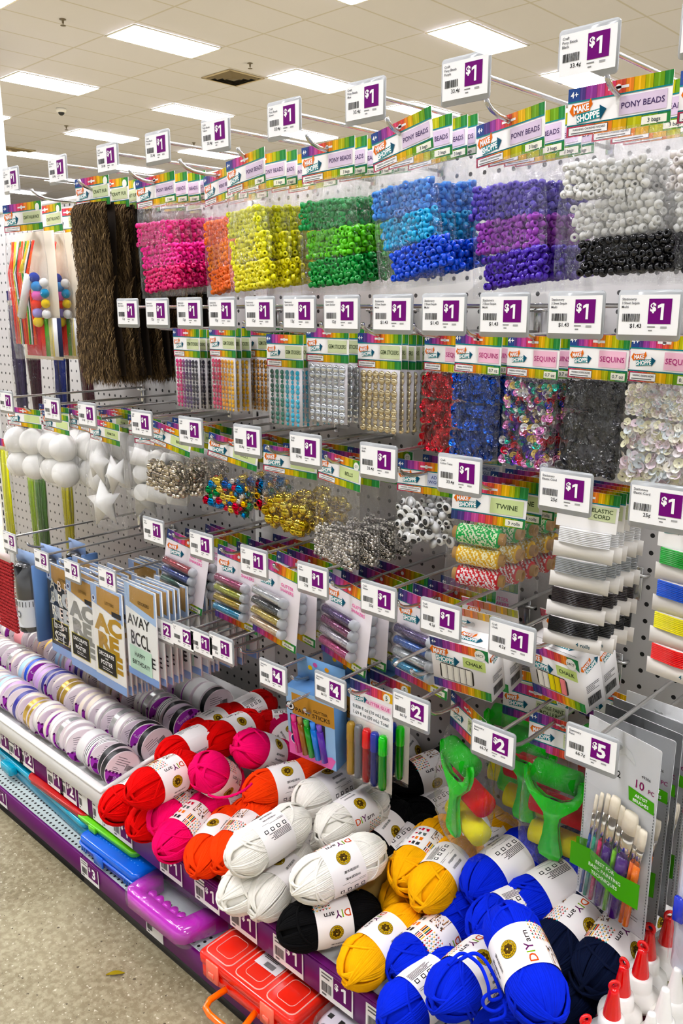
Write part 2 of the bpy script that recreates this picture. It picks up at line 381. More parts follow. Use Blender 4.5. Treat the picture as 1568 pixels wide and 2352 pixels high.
# ------------------------------------------------------------------ the room
CEIL = 4.108
def room():
    # floor: worn polished concrete
    m = principled('polished_concrete', 'a79f88', rough=.34, spec=.45); N, L = nodes(m); b = N['Principled BSDF']
    t = N.new('ShaderNodeTexCoord')
    def nz(s, d, lo, hi, c0, c1, ro=.6):
        n = N.new('ShaderNodeTexNoise'); n.inputs['Scale'].default_value = s; n.inputs['Detail'].default_value = d; n.inputs['Roughness'].default_value = ro
        r = N.new('ShaderNodeValToRGB'); r.color_ramp.elements[0].position = lo; r.color_ramp.elements[1].position = hi
        r.color_ramp.elements[0].color = (*C(c0), 1); r.color_ramp.elements[1].color = (*C(c1), 1)
        L.new(t.outputs['Object'], n.inputs['Vector']); L.new(n.outputs['Fac'], r.inputs[0]); return r
    a = nz(3.2, 8, .34, .64, '6b6047', 'aaa287'); s = nz(90, 3, .42, .6, '7c735a', 'b4ac92'); w = nz(170, 2, .66, .7, '000000', 'ffffff', .4); dk = nz(120, 2, .70, .73, '000000', 'ffffff', .4)
    st = nz(6.5, 6, .60, .72, '000000', '9a9a9a')
    def mix(fac, x, y, fv=None):
        q = N.new('ShaderNodeMix'); q.data_type = 'RGBA'
        if fv is not None: q.inputs[0].default_value = fv
        else: L.new(fac, q.inputs[0])
        for v, k in ((x, 6), (y, 7)):
            if isinstance(v, str): q.inputs[k].default_value = (*C(v), 1)
            else: L.new(v, q.inputs[k])
        return q.outputs[2]
    c = mix(None, a.outputs[0], s.outputs[0], .42); c = mix(w.outputs[0], c, 'c8c2ae'); c = mix(dk.outputs[0], c, '4c4433'); c = mix(st.outputs[0], c, '5c4826')
    L.new(c, b.inputs['Base Color'])
    mb = MB(); mb.box((-8, -2, -.05), (44, 44, .1)); struct(mb, 'floor', m)
    # ceiling: lay-in tiles with a T grid drawn from object coordinates
    m = principled('ceiling_tile', 'c9c1b2', rough=.9, spec=.1); N, L = nodes(m); b = N['Principled BSDF']
    t = N.new('ShaderNodeTexCoord'); sp = N.new('ShaderNodeSeparateXYZ'); L.new(t.outputs['Object'], sp.inputs[0])
    def line(out, off, pitch, hw):
        x = N.new('ShaderNodeMath'); x.operation = 'SUBTRACT'; L.new(out, x.inputs[0]); x.inputs[1].default_value = off
        y = N.new('ShaderNodeMath'); y.operation = 'PINGPONG'; L.new(x.outputs[0], y.inputs[0]); y.inputs[1].default_value = pitch/2
        z = N.new('ShaderNodeMath'); z.operation = 'LESS_THAN'; L.new(y.outputs[0], z.inputs[0]); z.inputs[1].default_value = hw; return z.outputs[0]
    lx = line(sp.outputs[0], -6.10, .68, .013); ly = line(sp.outputs[1], 4.70, 1.22, .013)
    mx = N.new('ShaderNodeMath'); mx.operation = 'MAXIMUM'; L.new(lx, mx.inputs[0]); L.new(ly, mx.inputs[1])
    n = N.new('ShaderNodeTexNoise'); n.inputs['Scale'].default_value = .7; L.new(t.outputs['Object'], n.inputs['Vector'])
    q = N.new('ShaderNodeMix'); q.data_type = 'RGBA'; L.new(n.outputs['Fac'], q.inputs[0]); q.inputs[6].default_value = (*C('cac9d2'), 1); q.inputs[7].default_value = (*C('d1d0d9'), 1)
    q2 = N.new('ShaderNodeMix'); q2.data_type = 'RGBA'; L.new(mx.outputs[0], q2.inputs[0]); L.new(q.outputs[2], q2.inputs[6]); q2.inputs[7].default_value = (*C('bcb8b5'), 1)
    L.new(q2.outputs[2], b.inputs['Base Color'])
    mb = MB(); mb.box((-8, 3, CEIL+.05), (44, 44, .1)); struct(mb, 'ceiling', m)
    # far walls close the hall
    mw = principled('painted_wall', 'cfc9bd', rough=.8)
    mb = MB(); mb.box((-8, 21, 2.05), (44, .2, 4.1)); struct(mb, 'wall_back', mw)
    mb = MB(); mb.box((-27, 3, 2.05), (.2, 36, 4.1)); struct(mb, 'wall_left', mw)
    mb = MB(); mb.box((-10.36, 3.79, 2.054), (.5, .5, 4.106)); mb.box((-10.36, 3.79, .15), (.56, .56, .3)); struct(mb, 'trim_1', principled('white_column', 'eceae4', rough=.6))
    # ceiling fixtures
    em = principled('lamp_diffuser', 'ffffff', rough=.5, emis=('fbfaff', LAMP_E))
    mf = principled('lamp_frame', 'dcd7cc', rough=.5)
    P = None; k = 0
    for j in range(-3, 6):
        for i in range(-3, 7):
            x, y = -6.10-2.72*i, 4.70+2.44*j
            if j == 0 and i == -1: continue
            if P is None:
                P = thing('ceiling_light'); mb = MB()
                for a, b_, c_, d_ in ((0, .61, .0, .02), (0, .61, 1.20, 1.22), (0, .02, .02, 1.2), (.59, .61, .02, 1.2)): mb.box(((a+b_)/2, (c_+d_)/2, -.004), (b_-a, d_-c_, .01))
                mb.build('frame', mf, P); mb = MB(); mb.box((.305, .61, -.003), (.57, 1.18, .006)); mb.build('diffuser', em, P); o = P
            else: o = dup(P)
            k += 1; o.location = (x, y, CEIL-.006)
            row = ['nearest', 'second', 'third', 'fourth', 'fifth', 'sixth', 'seventh', 'eighth', 'ninth'][j+3]
            tag(o, f'white rectangular ceiling light, {row} row back from the aisle, number {i+4} from the right', 'ceiling light', 'rectangular lights in the tiled ceiling')
    # air diffusers, sprinklers, camera dome
    def on_ceiling(u, v): p = at(u, v, Z=CEIL); return p[0], p[1]
    for (u, v), lb in (((535, 178), 'square air vent with dark louvres between two ceiling lights'), ((32, 345), 'dark square air vent far off beside the white column')):
        x, y = on_ceiling(u, v); r = thing('ceiling_vent', (x, y, CEIL), label=lb, cat='ceiling vent', group='air vents in the ceiling')
        mb = MB()
        for q_ in range(4): mb.box((0, .29, -.008), (.6, .03, .014), M=Matrix.Rotation(q_*PI/2, 4, 'Z'))
        mb.build('frame', principled('vent_frame', 'b8a98c', rough=.5), r)
        mb = MB()
        for w in (.22, .15, .08):
            for q_ in range(4): mb.add([(-w-.03, -w-.03, -.004), (w+.03, -w-.03, -.004), (w, -w, -.03), (-w, -w, -.03)], [[0, 1, 2, 3]], M=Matrix.Rotation(q_*PI/2, 4, 'Z'))
        mb.box((0, 0, -.02), (.12, .12, .012)); mb.build('louvre', principled('vent_louvre', '6e6047', rough=.5), r)
        mb = MB(); mb.box((0, 0, -.002), (.56, .56, .002)); mb.build('backing', principled('vent_dark', '15120d', rough=.8), r)
    ms = principled('sprinkler_metal', '6d6354', rough=.4, metal=.4)
    for (u, v), lb in (((144, 44), 'small ceiling sprinkler at the upper left of the picture'), ((574, 145), 'small ceiling sprinkler right of the square vent'), ((152, 289), 'small ceiling sprinkler below the camera dome'), ((445, 328), 'tiny far sprinkler above the top row of price tags')):
        x, y = on_ceiling(u, v); mb = MB(); mb.lathe([(.035, 0), (.035, -.006), (.012, -.008), (.011, -.04), (.004, -.045), (.004, -.06), (.03, -.062), (.03, -.066), (0, -.067)][::-1], 16)
        tag(mb.build('sprinkler', ms, loc=(x, y, CEIL)), lb, 'sprinkler', 'sprinklers on the ceiling')
    x, y = on_ceiling(140, 249); r = thing('security_camera', (x, y, CEIL), label='white security camera dome with dark eye on the ceiling', cat='security camera')
    mb = MB(); mb.lathe([(.075, 0), (.08, -.02), (.072, -.05), (.055, -.06)][::-1], 24); mb.build('housing', M_WHITE, r, smooth=True)
    mb = MB(); mb.sphere((0, 0, -.055), .05, 20, 12); mb.build('lens_dome', principled('dome_black', '0a0a0c', rough=.08), r, smooth=True)
room()

# ------------------------------------------------------------------ the shelving bays
def perforated(name, base, rough, ox, oz, pitch, rad, axes=(0, 2), square=False, dark='100d0c', rows=None, ridge=None):
    m = principled(name, base, rough=rough, spec=.35); N, L = nodes(m); b = N['Principled BSDF']
    t = N.new('ShaderNodeTexCoord'); sp = N.new('ShaderNodeSeparateXYZ'); L.new(t.outputs['Object'], sp.inputs[0])
    def mth(op, a, bb=None):
        n = N.new('ShaderNodeMath'); n.operation = op
        for k, v in enumerate((a, bb)):
            if v is None: continue
            if isinstance(v, (int, float)): n.inputs[k].default_value = v
            else: L.new(v, n.inputs[k])
        return n.outputs[0]
    def d(o, off): return mth('PINGPONG', mth('ADD', mth('SUBTRACT', o, off), pitch*2000), pitch/2)
    dx, dz = d(sp.outputs[axes[0]], ox), d(sp.outputs[axes[1]], oz)
    if square: h = mth('LESS_THAN', mth('MAXIMUM', dx, dz), rad); e = mth('LESS_THAN', mth('MAXIMUM', dx, dz), rad*1.3)
    else:
        rr = mth('SQRT', mth('ADD', mth('MULTIPLY', dx, dx), mth('MULTIPLY', dz, dz))); h = mth('LESS_THAN', rr, rad)
    if rows:   # holes only in a band along the second axis
        k = sp.outputs[axes[1]]; h = mth('MULTIPLY', h, mth('MULTIPLY', mth('GREATER_THAN', k, rows[0]), mth('LESS_THAN', k, rows[1])))
    q = N.new('ShaderNodeMix'); q.data_type = 'RGBA'; L.new(h, q.inputs[0]); q.inputs[6].default_value = (*C(base), 1); q.inputs[7].default_value = (*C(dark), 1)  # holes are drawn in colour; the default dark stands for their shaded insides
    L.new(q.outputs[2], b.inputs['Base Color'])
    u = N.new('ShaderNodeBump'); u.inputs['Strength'].default_value = .6; u.inputs['Distance'].default_value = .002; u.invert = True
    L.new(h, u.inputs['Height']); L.new(u.outputs[0], b.inputs['Normal']); return m
M_PEG = perforated('white_pegboard', 'b5b2af', .45, 0, .55, .0254, .0034)
M_DECK = perforated('perforated_deck', 'd9dcda', .4, .01, .005, .03, .0035, axes=(0, 1), square=True)
M_DECK2 = perforated('perforated_base_deck', 'cdd8d6', .4, .0, -.442, .0125, .0028, axes=(0, 1), rows=(-.4455, -.413))
M_RAIL = principled('purple_price_rail', '641a64', rough=.35, spec=.3, bump=(30, .02, .001))
M_SLOT = principled('slot_dark', '0c0b0c', rough=.9)
YB, YS = -.45, -.42       # fronts of the base deck and of the shelf
ZB = float(at(0, 1803, Y=YB)[2]); ZB0 = float(at(0, 1838, Y=YB)[2]); ZS = float(at(0, 1669, Y=YS)[2]); ZS0 = float(at(0, 1712, Y=YS)[2])
def digit(A, p, x, y, h):
    if p == '1': A.rect(x-h*.02, y-h/2, x+h*.16, y+h/2, 'ffffff', 3); A.poly([(x-h*.02, y+h*.5), (x-h*.24, y+h*.38), (x-h*.24, y+h*.2), (x-h*.02, y+h*.3)], 'ffffff', 3)
    else: A.text(p, x, y, h, 'ffffff', 3, bold=.04)
def ticket(parent, X, y, z0, z1, price, w=.062, price_on=True, seed=0, tilt=0):
    A = Art(); h = z1-z0
    A.rect(0, 0, w, h, 'f2f0ee', 1); A.lines(w*.06, h*.92, w*.4, 2, h*.06, h*.13, ly=2, seed=seed); A.barcode(w*.06, h*.22, w*.3, h*.36, 2, seed=seed+5)
    A.lines(w*.08, h*.16, w*.2, 1, h*.07, h*.1, ly=2)
    if price_on: A.rect(w*.42, h*.2, w*.96, h, '5e165c', 2); A.text('$', w*.52, h*.72, h*.22, 'ffffff', 3, bold=.04); digit(A, price, w*.74, h*.6, h*.5)
    mb = MB(); A.emit(mb, M=T(X, y-.001, z0)); mb.build('price_ticket', M_CARD, parent, label=f'white ticket reading ${price} in the purple rail' if price_on else 'white ticket without a visible price in the purple rail')
def bay(x0, x1, lb):
    r = thing('shelving_unit', ((x0+x1)/2, 0, 0), label=lb, cat='shelving unit', group='joined bays of the store shelving')
    o = Matrix.Translation((-(x0+x1)/2, 0, 0)); w = x1-x0; c = (x0+x1)/2
    def put(mb, name, mat, **k):
        ob = mb.build(name, mat, r, **k)
        for v in ob.data.vertices: pass
        ob.matrix_local = o; return ob
    mb = MB(); mb.box((c+.022, .006, (.1+1.316)/2), (w-.05, .012, 1.216)); put(mb, 'back_panel', M_PEG)
    mb = MB(); mb.box((c, .006, 1.322), (w, .022, .014)); put(mb, 'top_rail', M_WHITE)
    mb = MB(); mb.box((x0+.021, .012, .66), (.05, .03, 1.31)); up = put(mb, 'upright', M_WHITE)
    mb = MB()
    # the slots of the upright are dark plates for the shade inside the openings, one pattern
    for i in range(46): mb.box((x0+.011, -.0032, .14+i*.0254), (.0055, .001, .017))
    s = mb.build('slot_pattern', M_SLOT, up)
    mb = MB(); mb.box((c, (YB)/2, (ZB-.01)), (w-.004, -YB-.004, .018)); put(mb, 'base_deck', M_DECK2)
    mb = MB(); mb.box((c, YB+.003, (ZB0)/2), (w, .012, ZB0)); put(mb, 'kick_plate', M_BLACK)
    mb = MB(); mb.box((c, YB-.002, (ZB+ZB0)/2), (w-.002, .006, ZB-ZB0), bev=.001); put(mb, 'base_price_rail', M_RAIL)
    mb = MB(); mb.box((c, YS/2-.005, ZS-.007), (w-.004, -YS-.012, .012)); mb.box((c, -.012, ZS-.04), (w-.06, .012, .06)); put(mb, 'shelf', M_DECK)
    mb = MB(); mb.box((c, YS-.001, (ZS+ZS0)/2), (w-.002, .006, ZS-ZS0), bev=.001); mb.box((c, YS+.004, ZS+.001), (w-.002, .012, .003)); put(mb, 'shelf_price_rail', [M_RAIL])
    mb = MB()
    for sx in (x0+.02, x1-.02): mb.extrude([(sx-.002, ZS-.10), (sx+.002, ZS-.10), (sx+.002, ZS-.013), (sx-.002, ZS-.013)], -.09, -.005); mb.box((sx, -.02, ZS-.012-.05), (.014, .02, .12))
    put(mb, 'shelf_bracket', M_DARK)
    r['_x'] = 0; del r['_x']
    return r
BAY_R = bay(-.845, .42, 'right white pegboard bay holding the yarn shelf and the bead hooks')
BAY_L = bay(-2.065, -.845, 'left white pegboard bay with the tray of ribbon spools on its shelf')
def rail_tickets():
    # (u, v, price, on which rail)
    for u, v, p in ((10, 1700, '1'), (40, 1722, '1'), (65, 1745, '2'), (130, 1785, '1'), (160, 1810, '2'), (205, 1850, None), (238, 1875, None), (262, 1895, None), (285, 1912, '1'), (395, 1970, '1'), (478, 2035, '1'), (562, 2105, '1'), (665, 2185, '1'), (775, 2260, '1'), (885, 2335, '1')):
        P = at(u, v, Y=YS); b = BAY_L if P[0] < -.845 else BAY_R
        ticket(b, P[0]-.03-b.location[0], YS-.004, ZS0+.003, ZS-.003, p or '1', price_on=p is not None, seed=int(u), w=.064 if p else .034)
    for u, v, p in ((5, 1822, '1'), (210, 1985, '3'), (365, 2125, None)):
        P = at(u, v, Y=YB); b = BAY_L if P[0] < -.845 else BAY_R
        ticket(b, P[0]-.03-b.location[0], YB-.005, ZB0+.002, ZB-.002, p or '1', price_on=p is not None, seed=int(u), w=.064 if p else .05)
rail_tickets()

# ------------------------------------------------------------------ wire hooks with price tags
def round_poly(x0, y0, x1, y1, r, n=5):
    P = []
    for cx, cy, a in ((x1-r, y0+r, -PI/2), (x1-r, y1-r, 0), (x0+r, y1-r, PI/2), (x0+r, y0+r, PI)):
        P += [(cx+r*math.cos(a+PI/2*i/n), cy+r*math.sin(a+PI/2*i/n)) for i in range(n+1)]
    return P
TAGART = {}
def price_tag(parent, price, words, unit, w=.058, h=.037, y=-.335, seed=0, band=True, short=False):
    mb = MB(); mb.extrude(round_poly(-w/2-.002, -h/2-.0055, w/2+.002, h/2+.0045 if band else h/2+.002, .004), y, y+.0022, C('b3b6b6'))
    o = mb.build('price_tag', M_HOLDER, parent, label=f'white tag reading ${price} on a purple square')
    A = Art(); A.rect(-w/2, -h/2, w/2, h/2, 'fdfdfd', 1)
    A.rect(0, -h*.22, w*.38, h*.40, '6e0470', 2)
    A.text('$', w*.08, h*.19, h*.2, 'ffffff', 3, bold=.04); digit(A, price, w*.215, h*.08, h*.40)
    for i, l in enumerate(words.split('|')): A.text(l, -w*.46, h*(.40-.1*i), h*.065, '55555a', 2, al='l', w=w*.3)
    A.barcode(-w*.44, -h*.17, w*.3, h*.2, 2, seed=seed); A.text(unit, -w*.2, -h*.27, h*.1, '222222', 2)
    A.lines(0, -h*.28, w*.2, 1, h*.03, h*.05, '8a8a8a'); A.lines(w*.22, -h*.28, w*.16, 1, h*.05, h*.05, 'aaaaaa'); A.lines(w*.02, -h*.37, w*.1, 1, h*.03, h*.05, '8a8a8a')
    mb = MB(); A.emit(mb, M=T(0, y-.0002, 0), eps=.0003); mb.build('ticket', M_CARD, o)
HOOKS = {}
def hook(X, Z, price, words, unit, lb, grp, seed=0, L=.295, tagy=-.335, band=True, tz=0):
    key = (round(L, 3), tagy)
    r = thing('display_hook', (X, 0, Z), label=lb, cat='display hook', group=grp)
    if key not in HOOKS:
        a = MB(); zt = -.027
        pts = [(0, -.002, zt), (0, -.06, zt)]+[(0, -(L-.045), zt-.001)]+[(0, -(L-.045)-.045*math.sin(t*PI/2), zt-.001+.016*(1-math.cos(t*PI/2))) for t in (.3, .55, .8, 1)]
        a.tube(pts, .0028, 10)
        b = MB(); b.tube([(0, -.002, .009), (0, -.1, .009), (0, tagy+.012, .009), (0, tagy+.004, .006)], .0025, 8)
        c = MB(); c.box((0, -.004, -.01), (.012, .003, .05), bev=.001)
        c.tube([(-.0127, .004, .004), (-.0127, -.006, .004), (-.008, -.011, .004), (.008, -.011, .004), (.0127, -.006, .004), (.0127, .004, .004)], .0026, 6)
        HOOKS[key] = (a, b, c)
        o1 = a.build('product_wire', M_STEEL, r, smooth=True); o2 = b.build('tag_wire', M_STEEL, r, smooth=True); o3 = c.build('wall_bracket', M_STEEL, r)
        HOOKS[key] = (o1, o2, o3)
    else:
        for o in HOOKS[key]: q = o.copy(); COL.objects.link(q); q.parent = r
    if price:
        price_tag(r, price, words, unit, seed=seed, y=tagy, band=band)
        for ch in r.children:
            if ch.name.startswith('price_tag'): ch.location.z = tz
    return r
Z1, Z2, Z3, Z4, Z5 = 1.297, 1.056, .8745, .691, .554
def all_hooks():
    pb = 'Craft|Pony Beads|'
    for X, c, what in ((-1.138, 'Multi', 'over the craft value packs, top row'), (-.963, 'Brown', 'over the brown fur'), (-.802, 'Pink', 'over the pink bead bags'), (-.663, 'Orange', 'over the orange bead bags'),
                       (-.524, 'Yellow', 'over the yellow bead bags'), (-.384, 'Green', 'over the green bead bags'), (-.245, 'Blue', 'over the blue bead bags'), (-.103, 'Purple', 'over the purple bead bags'), (.037, 'Black', 'over the white and black beads'), (.155, 'White', 'cut by the right edge of the picture')):
        hook(X, Z1, '1', pb+c, '33.4¢', f'steel wire hook with $1 price tag {what}', 'hooks of the top row', seed=int(abs(X)*1000))
    names = ['over the folded end of the brown fur', 'left of the purple gem packs', 'over the purple gem packs', 'over the red and gold gem packs', 'over the brown backed gem cards', 'between the gold and the teal gem packs', 'over the clear round gem stickers', 'over the pearl gem stickers', 'over the red sequins', 'over the blue and multicolour sequins', 'over the black sequins', 'over the iridescent white sequins']
    for i, X in enumerate((-.769, -.685, -.601, -.522, -.439, -.360, -.283, -.199, -.123, -.043, .041, .117)):
        hook(X, Z2, '1', 'Stationery|3 Sheet Sequin|Multi' if i > 6 else 'Stationery|Gem Sticker', '$1.43' if i > 6 else '12¢', f'wire hook with $1 tag {names[i]}, second row', 'hooks of the second row', seed=i*7+1)
    names = ['far left over the foam balls', 'over the second foam ball bag', 'over the foam eggs', 'over the foam star bag', 'over the silver jingle bells', 'over the multicolour bells', 'over the gold bells', 'over the tiny silver bells', 'over the wiggle eyes', 'over the twine rolls', 'over the black elastic cord', 'over the coloured elastic cord']
    for i, X in enumerate((-1.244, -1.051, -.922, -.746, -.610, -.473, -.351, -.219, -.094, .042, .144)):
        w = 'Craft|Bells' if i < 8 else ('Craft|Cotton Twine' if i == 8 else 'Stationery|Elastic Cord')
        hook(X, Z3, '1', w, '25¢' if i > 8 else '33.4¢', f'wire hook with $1 tag {names[i if i < 8 else i]}, third row', 'hooks of the third row', seed=i*5+2)
    names = ['over the red and blue glitter shakers', 'over the pink and green glitter shakers', 'over the silver and gold glitter shakers', 'over the purple glitter shakers', 'over the blue glitter shakers', 'over the white chalk box', 'over the coloured chalk box']
    for i, X in enumerate((-.728, -.594, -.465, -.339, -.216, -.115, -.013)):
        hook(X, Z4, '1', 'Craft|Glitter' if i < 5 else 'Craft|Chalk', '25¢' if i < 5 else '4.2¢', f'wire hook with $1 tag {names[i]}, fourth row', 'hooks of the fourth row', seed=i*3+3)
    for X, z, p, n in ((-1.29, .565, '3', 'over the black ribbon tubes, far left'), (-1.148, .552, '3', 'over the black and silver letter packs'), (-1.022, .556, '3', 'over the grey letter packs'), (-.891, .568, '3', 'over the gold letter packs')):
        hook(X, z, p, 'Letters', '', f'steel wire hook with $3 price tag {n}', 'hooks with $3 tags', seed=int(-X*100), band=False)
    for X, z, p, n in ((-.713, .514, '2', 'first from the left'), (-.655, .517, '2', 'second from the left'), (-.604, .520, '1', 'third from the left'), (-.552, .526, '1', 'last on the right')):
        hook(X, z, p, 'Craft|Tag', '25¢', f'empty wire hook with ${p} tag, {n} of four in line', 'four hooks with touching tags', seed=int(-X*100))
    for X, z, p, n in ((-.427, .517, '4', 'beside the paint stick box'), (-.305, .534, '4', 'over the glitter glue pack'), (-.158, .553, '2', 'left of the sponge roller bags'), (-.032, .554, '2', 'in front of the sponge roller bags'), (.093, .595, '5', 'over the artist brush pack')):
        hook(X, z, p, 'Stationery|Paint', '66.7¢', f'steel wire hook with ${p} price tag {n}', 'hooks of the lowest row', seed=int(abs(X)*100))
    for X, z in ((-.40, .47), (-.19, .60)):
        hook(X, z, None, '', '', 'bare steel wire hook without a tag '+('near the paint sticks' if X < -.3 else 'between the glitter shakers and the rollers'), 'bare hooks')
all_hooks()
# ------------------------------------------------------------------ goods on the hooks
def mono(pal, rg, d=.1):
    c = C(pal) if isinstance(pal, str) else C(rg.choice(pal)); k = 1+rg.uniform(-d, d); return tuple(min(1, x*k) for x in c)
_bead = None
def bead_proto():
    global _bead
    if _bead is None:
        b = MB(); b.lathe([(.0018, -.0030), (.0034, -.0031), (.0043, -.0020), (.0046, 0), (.0043, .0020), (.0034, .0031), (.0018, .0030), (.0016, 0), (.0018, -.0030)], 12, cap=False); _bead = b
    return _bead
def scatter_mesh(proto, P, rg, pal, M=None, size=1, flat=None, d=.1):
    mb = MB()
    for x, y, z in P:
        R = rndrot(rg) if flat is None else Euler((PI/2+rg.uniform(-flat, flat), rg.uniform(-flat, flat), rg.uniform(-flat, flat))).to_matrix().to_4x4()
        mb.merge(proto, Matrix.Translation((x, y, z)) @ R @ Matrix.Scale(size*rg.uniform(.95, 1.05), 4), mono(pal, rg, d))
    return mb
DONE = []
def pony_bag(cols, clear=None, seed=1, pouch_w=.102):
    r = thing('pony_bead_bag')
    W, H = .112, .047
    card_part(r, W, H, header_art(W, H, 'PONY BEADS', 'lilac', count='3 bags', seed=seed))
    film_part(r, W, .124, -H+.002, -.199, .020, 'outer_bag', seed, nv=20)
    rg = random.Random(seed)
    for k, c in enumerate(cols):
        zc = -.089-.0385*k; dx = rg.uniform(-.004, .004)+.006*k; w = pouch_w+rg.uniform(-.004, .004)
        P = [(x+dx, y-.002*k, z+zc) for x, y, z in scatter(w, .043, .013, .0084, seed*7+k, 2, slump=.34)]
        m = M_BEAD
        if c == 'clear': m = M_CLEARBEAD; c = 'f6f6f4'
        o = scatter_mesh(bead_proto(), P, rg, c, d=.08).build('beads', m, None, smooth=True, kind='stuff')
        pch = film_part(r, w+.01, w+.012, zc+.03, zc-.021, .019, 'pouch', seed+k*3, nv=10, nu=12, mat=M_FILM2); o.parent = pch; pch.rotation_euler = (0, [.05, -.02, -.06][k]+rg.uniform(-.04, .04), rg.uniform(-.05, .05))
        o['label'] = ['upper', 'middle', 'lower'][k]+' small bag of plastic beads'
    return r
M_CLEARBEAD = principled('clear_bead', 'f2f2ee', rough=.08, alpha=.5)
def gem_pack(cols, W=.08, H=.135, seed=1, rows=12, n=8, metal=False, words='GEM STICKERS', count=None, rad=.0034):
    r = thing('gem_sticker_pack'); hh = .046
    card_part(r, W, hh, header_art(W, hh, words, 'sage', seed=seed, small=count))
    mb = MB(); sheet(mb, -W/2+.003, W/2-.003, -H+.006, -hh+.004, col='e6e2e6'); mb.build('backing_sheet', M_CARD, r)
    dome = MB(); dome.lathe([(1, 0), (.92, .25), (.62, .5), (.3, .6), (0, .62)], 8, cap=False)
    mb = MB(); rg = random.Random(seed); w, h = W-.012, H-hh-.008
    for j in range(rows):
        big = (j % 3 != 2); rr = rad*(1.15 if big else .8)
        for i in range(n):
            u = (i+.5)/n; c = cols[min(len(cols)-1, int(u*len(cols)))] if isinstance(cols[0], str) else cols[min(len(cols)-1, int((j+.5)/rows*len(cols)))][0]
            mb.merge(dome, T(-w/2+w*u, -.0005, -hh-.004-h*(j+.5)/rows, rx=PI/2) @ Matrix.Scale(rr, 4), mono(c, rg, .12))
    mb.build('gems', M_METALC if metal else M_BEAD, r, smooth=False, kind='stuff')
    film_part(r, W, W, -hh+.001, -H, .008, 'bag', seed, wr=.0010, nv=14)
    return r
def sequin_pack(cols, seed=1, pouches=3, foil=True, W=.073):
    r = thing('sequin_pack'); hh = .047
    card_part(r, W, hh, header_art(W, hh, 'SEQUINS', 'pink', count='0.7 oz', seed=seed))
    rg = random.Random(seed); H = .15; ph = (H-hh)/pouches
    for k in range(pouches):
        zc = -hh-ph*(k+.5); rad = [.0031, .0044, .0054][min(2, k+(3-pouches))]
        disc = MB(); disc.lathe([(rad*.2, -.0006), (rad*.55, -.0005), (rad*.7, .0003), (rad, .0006)], 10, cap=False)
        P = scatter(W-.004, ph*.92, .010, rad*1.25, seed*5+k, 2, slump=.12 if k else .2)
        P = [(x+rg.uniform(-.001, .001), y, z+zc) for x, y, z in P]
        o = scatter_mesh(disc, P, rg, cols, flat=.55, d=.25).build('sequins', M_METALC if foil else M_BEAD, None, kind='stuff')
        pc = film_part(r, W-.001, W+.002, zc+ph*.55, zc-ph*.52, .013, 'pouch', seed+k, wr=.0012, nv=8, nu=12, mat=M_FILM2); o.parent = pc
    film_part(r, W, W+.006, -hh+.001, -H-.004, .017, 'outer_bag', seed+9, wr=.0018, nv=18)
    return r
def bag_of(kind, W, H, hh, words, block, seed, fill, small=None, count=None, film_w=None, th=.022, name='craft_bag', fillname='contents', mat=None, kindtag='stuff'):
    r = thing(name); card_part(r, W, hh, header_art(W, hh, words, block, small=small, count=count, seed=seed))
    rg = random.Random(seed); o = fill(rg, r)
    film_part(r, W*.98, film_w or W*1.04, -hh+.001, -H, th, 'bag', seed, nv=18, wr=.0030)
    return r
def jingle(rad=1):
    b = MB(); b.sphere((0, 0, 0), 1.0, 10, 7); b.tube([(.25*math.cos(a), 0, 1.1+.3*math.sin(a)) for a in np.arange(8)*PI/4], .09, 5, closed=True); b.box((0, 0, -.99), (1.2, .16, .12), (.05, .04, .03)); return b
def fill_bells(cols, rads, w, h, zc, sp, fname='bells', mat=None, layers=2, slump=.5, th=.016):
    def f(rg, r):
        mb = MB(); J = jingle()
        for x, y, z in scatter(w, h, th, sp, rg.randint(1, 99), layers, slump=slump):
            mb.merge(J, Matrix.Translation((x, y, z+zc)) @ rndrot(rg) @ Matrix.Scale(rg.choice(rads), 4), mono(cols, rg, .1))
        return mb.build(fname, mat or M_SHINY, r, smooth=True, kind='stuff')
    return f
def fill_eyes(rg, r):
    mb = MB(); E = MB()
    E.lathe([(0, .35), (.5, .3), (.9, .12), (1, 0)][::-1], 14, col=C('f4f4f2'))
    PUP = MB(); PUP.lathe([(0, .42), (.4, .38), (.55, .29)][::-1], 12, col=C('0b0b0b'))
    for x, y, z in scatter(.088, .060, .014, .0112, 5, 2, slump=.25):
        k = rg.choice([.0048, .0062, .0085]); fl = rg.choice([0, 0, PI]); M = Matrix.Translation((x, y, z-.082)) @ Euler((PI/2+fl+rg.uniform(-.4, .4), 0, rg.uniform(-.5, .5))).to_matrix().to_4x4() @ Matrix.Scale(k, 4)
        mb.merge(E, M); mb.merge(PUP, M @ T(rg.uniform(-.25, .25), rg.uniform(-.25, .25), 0))
        b = MB(); b.lathe([(0, -.02), (1, 0)], 14, col=C('e9e9ea') if rg.random() < .75 else C('141414')); mb.merge(b, M)
    return mb.build('wiggle_eyes', M_GLOSS, r, smooth=False, kind='stuff')
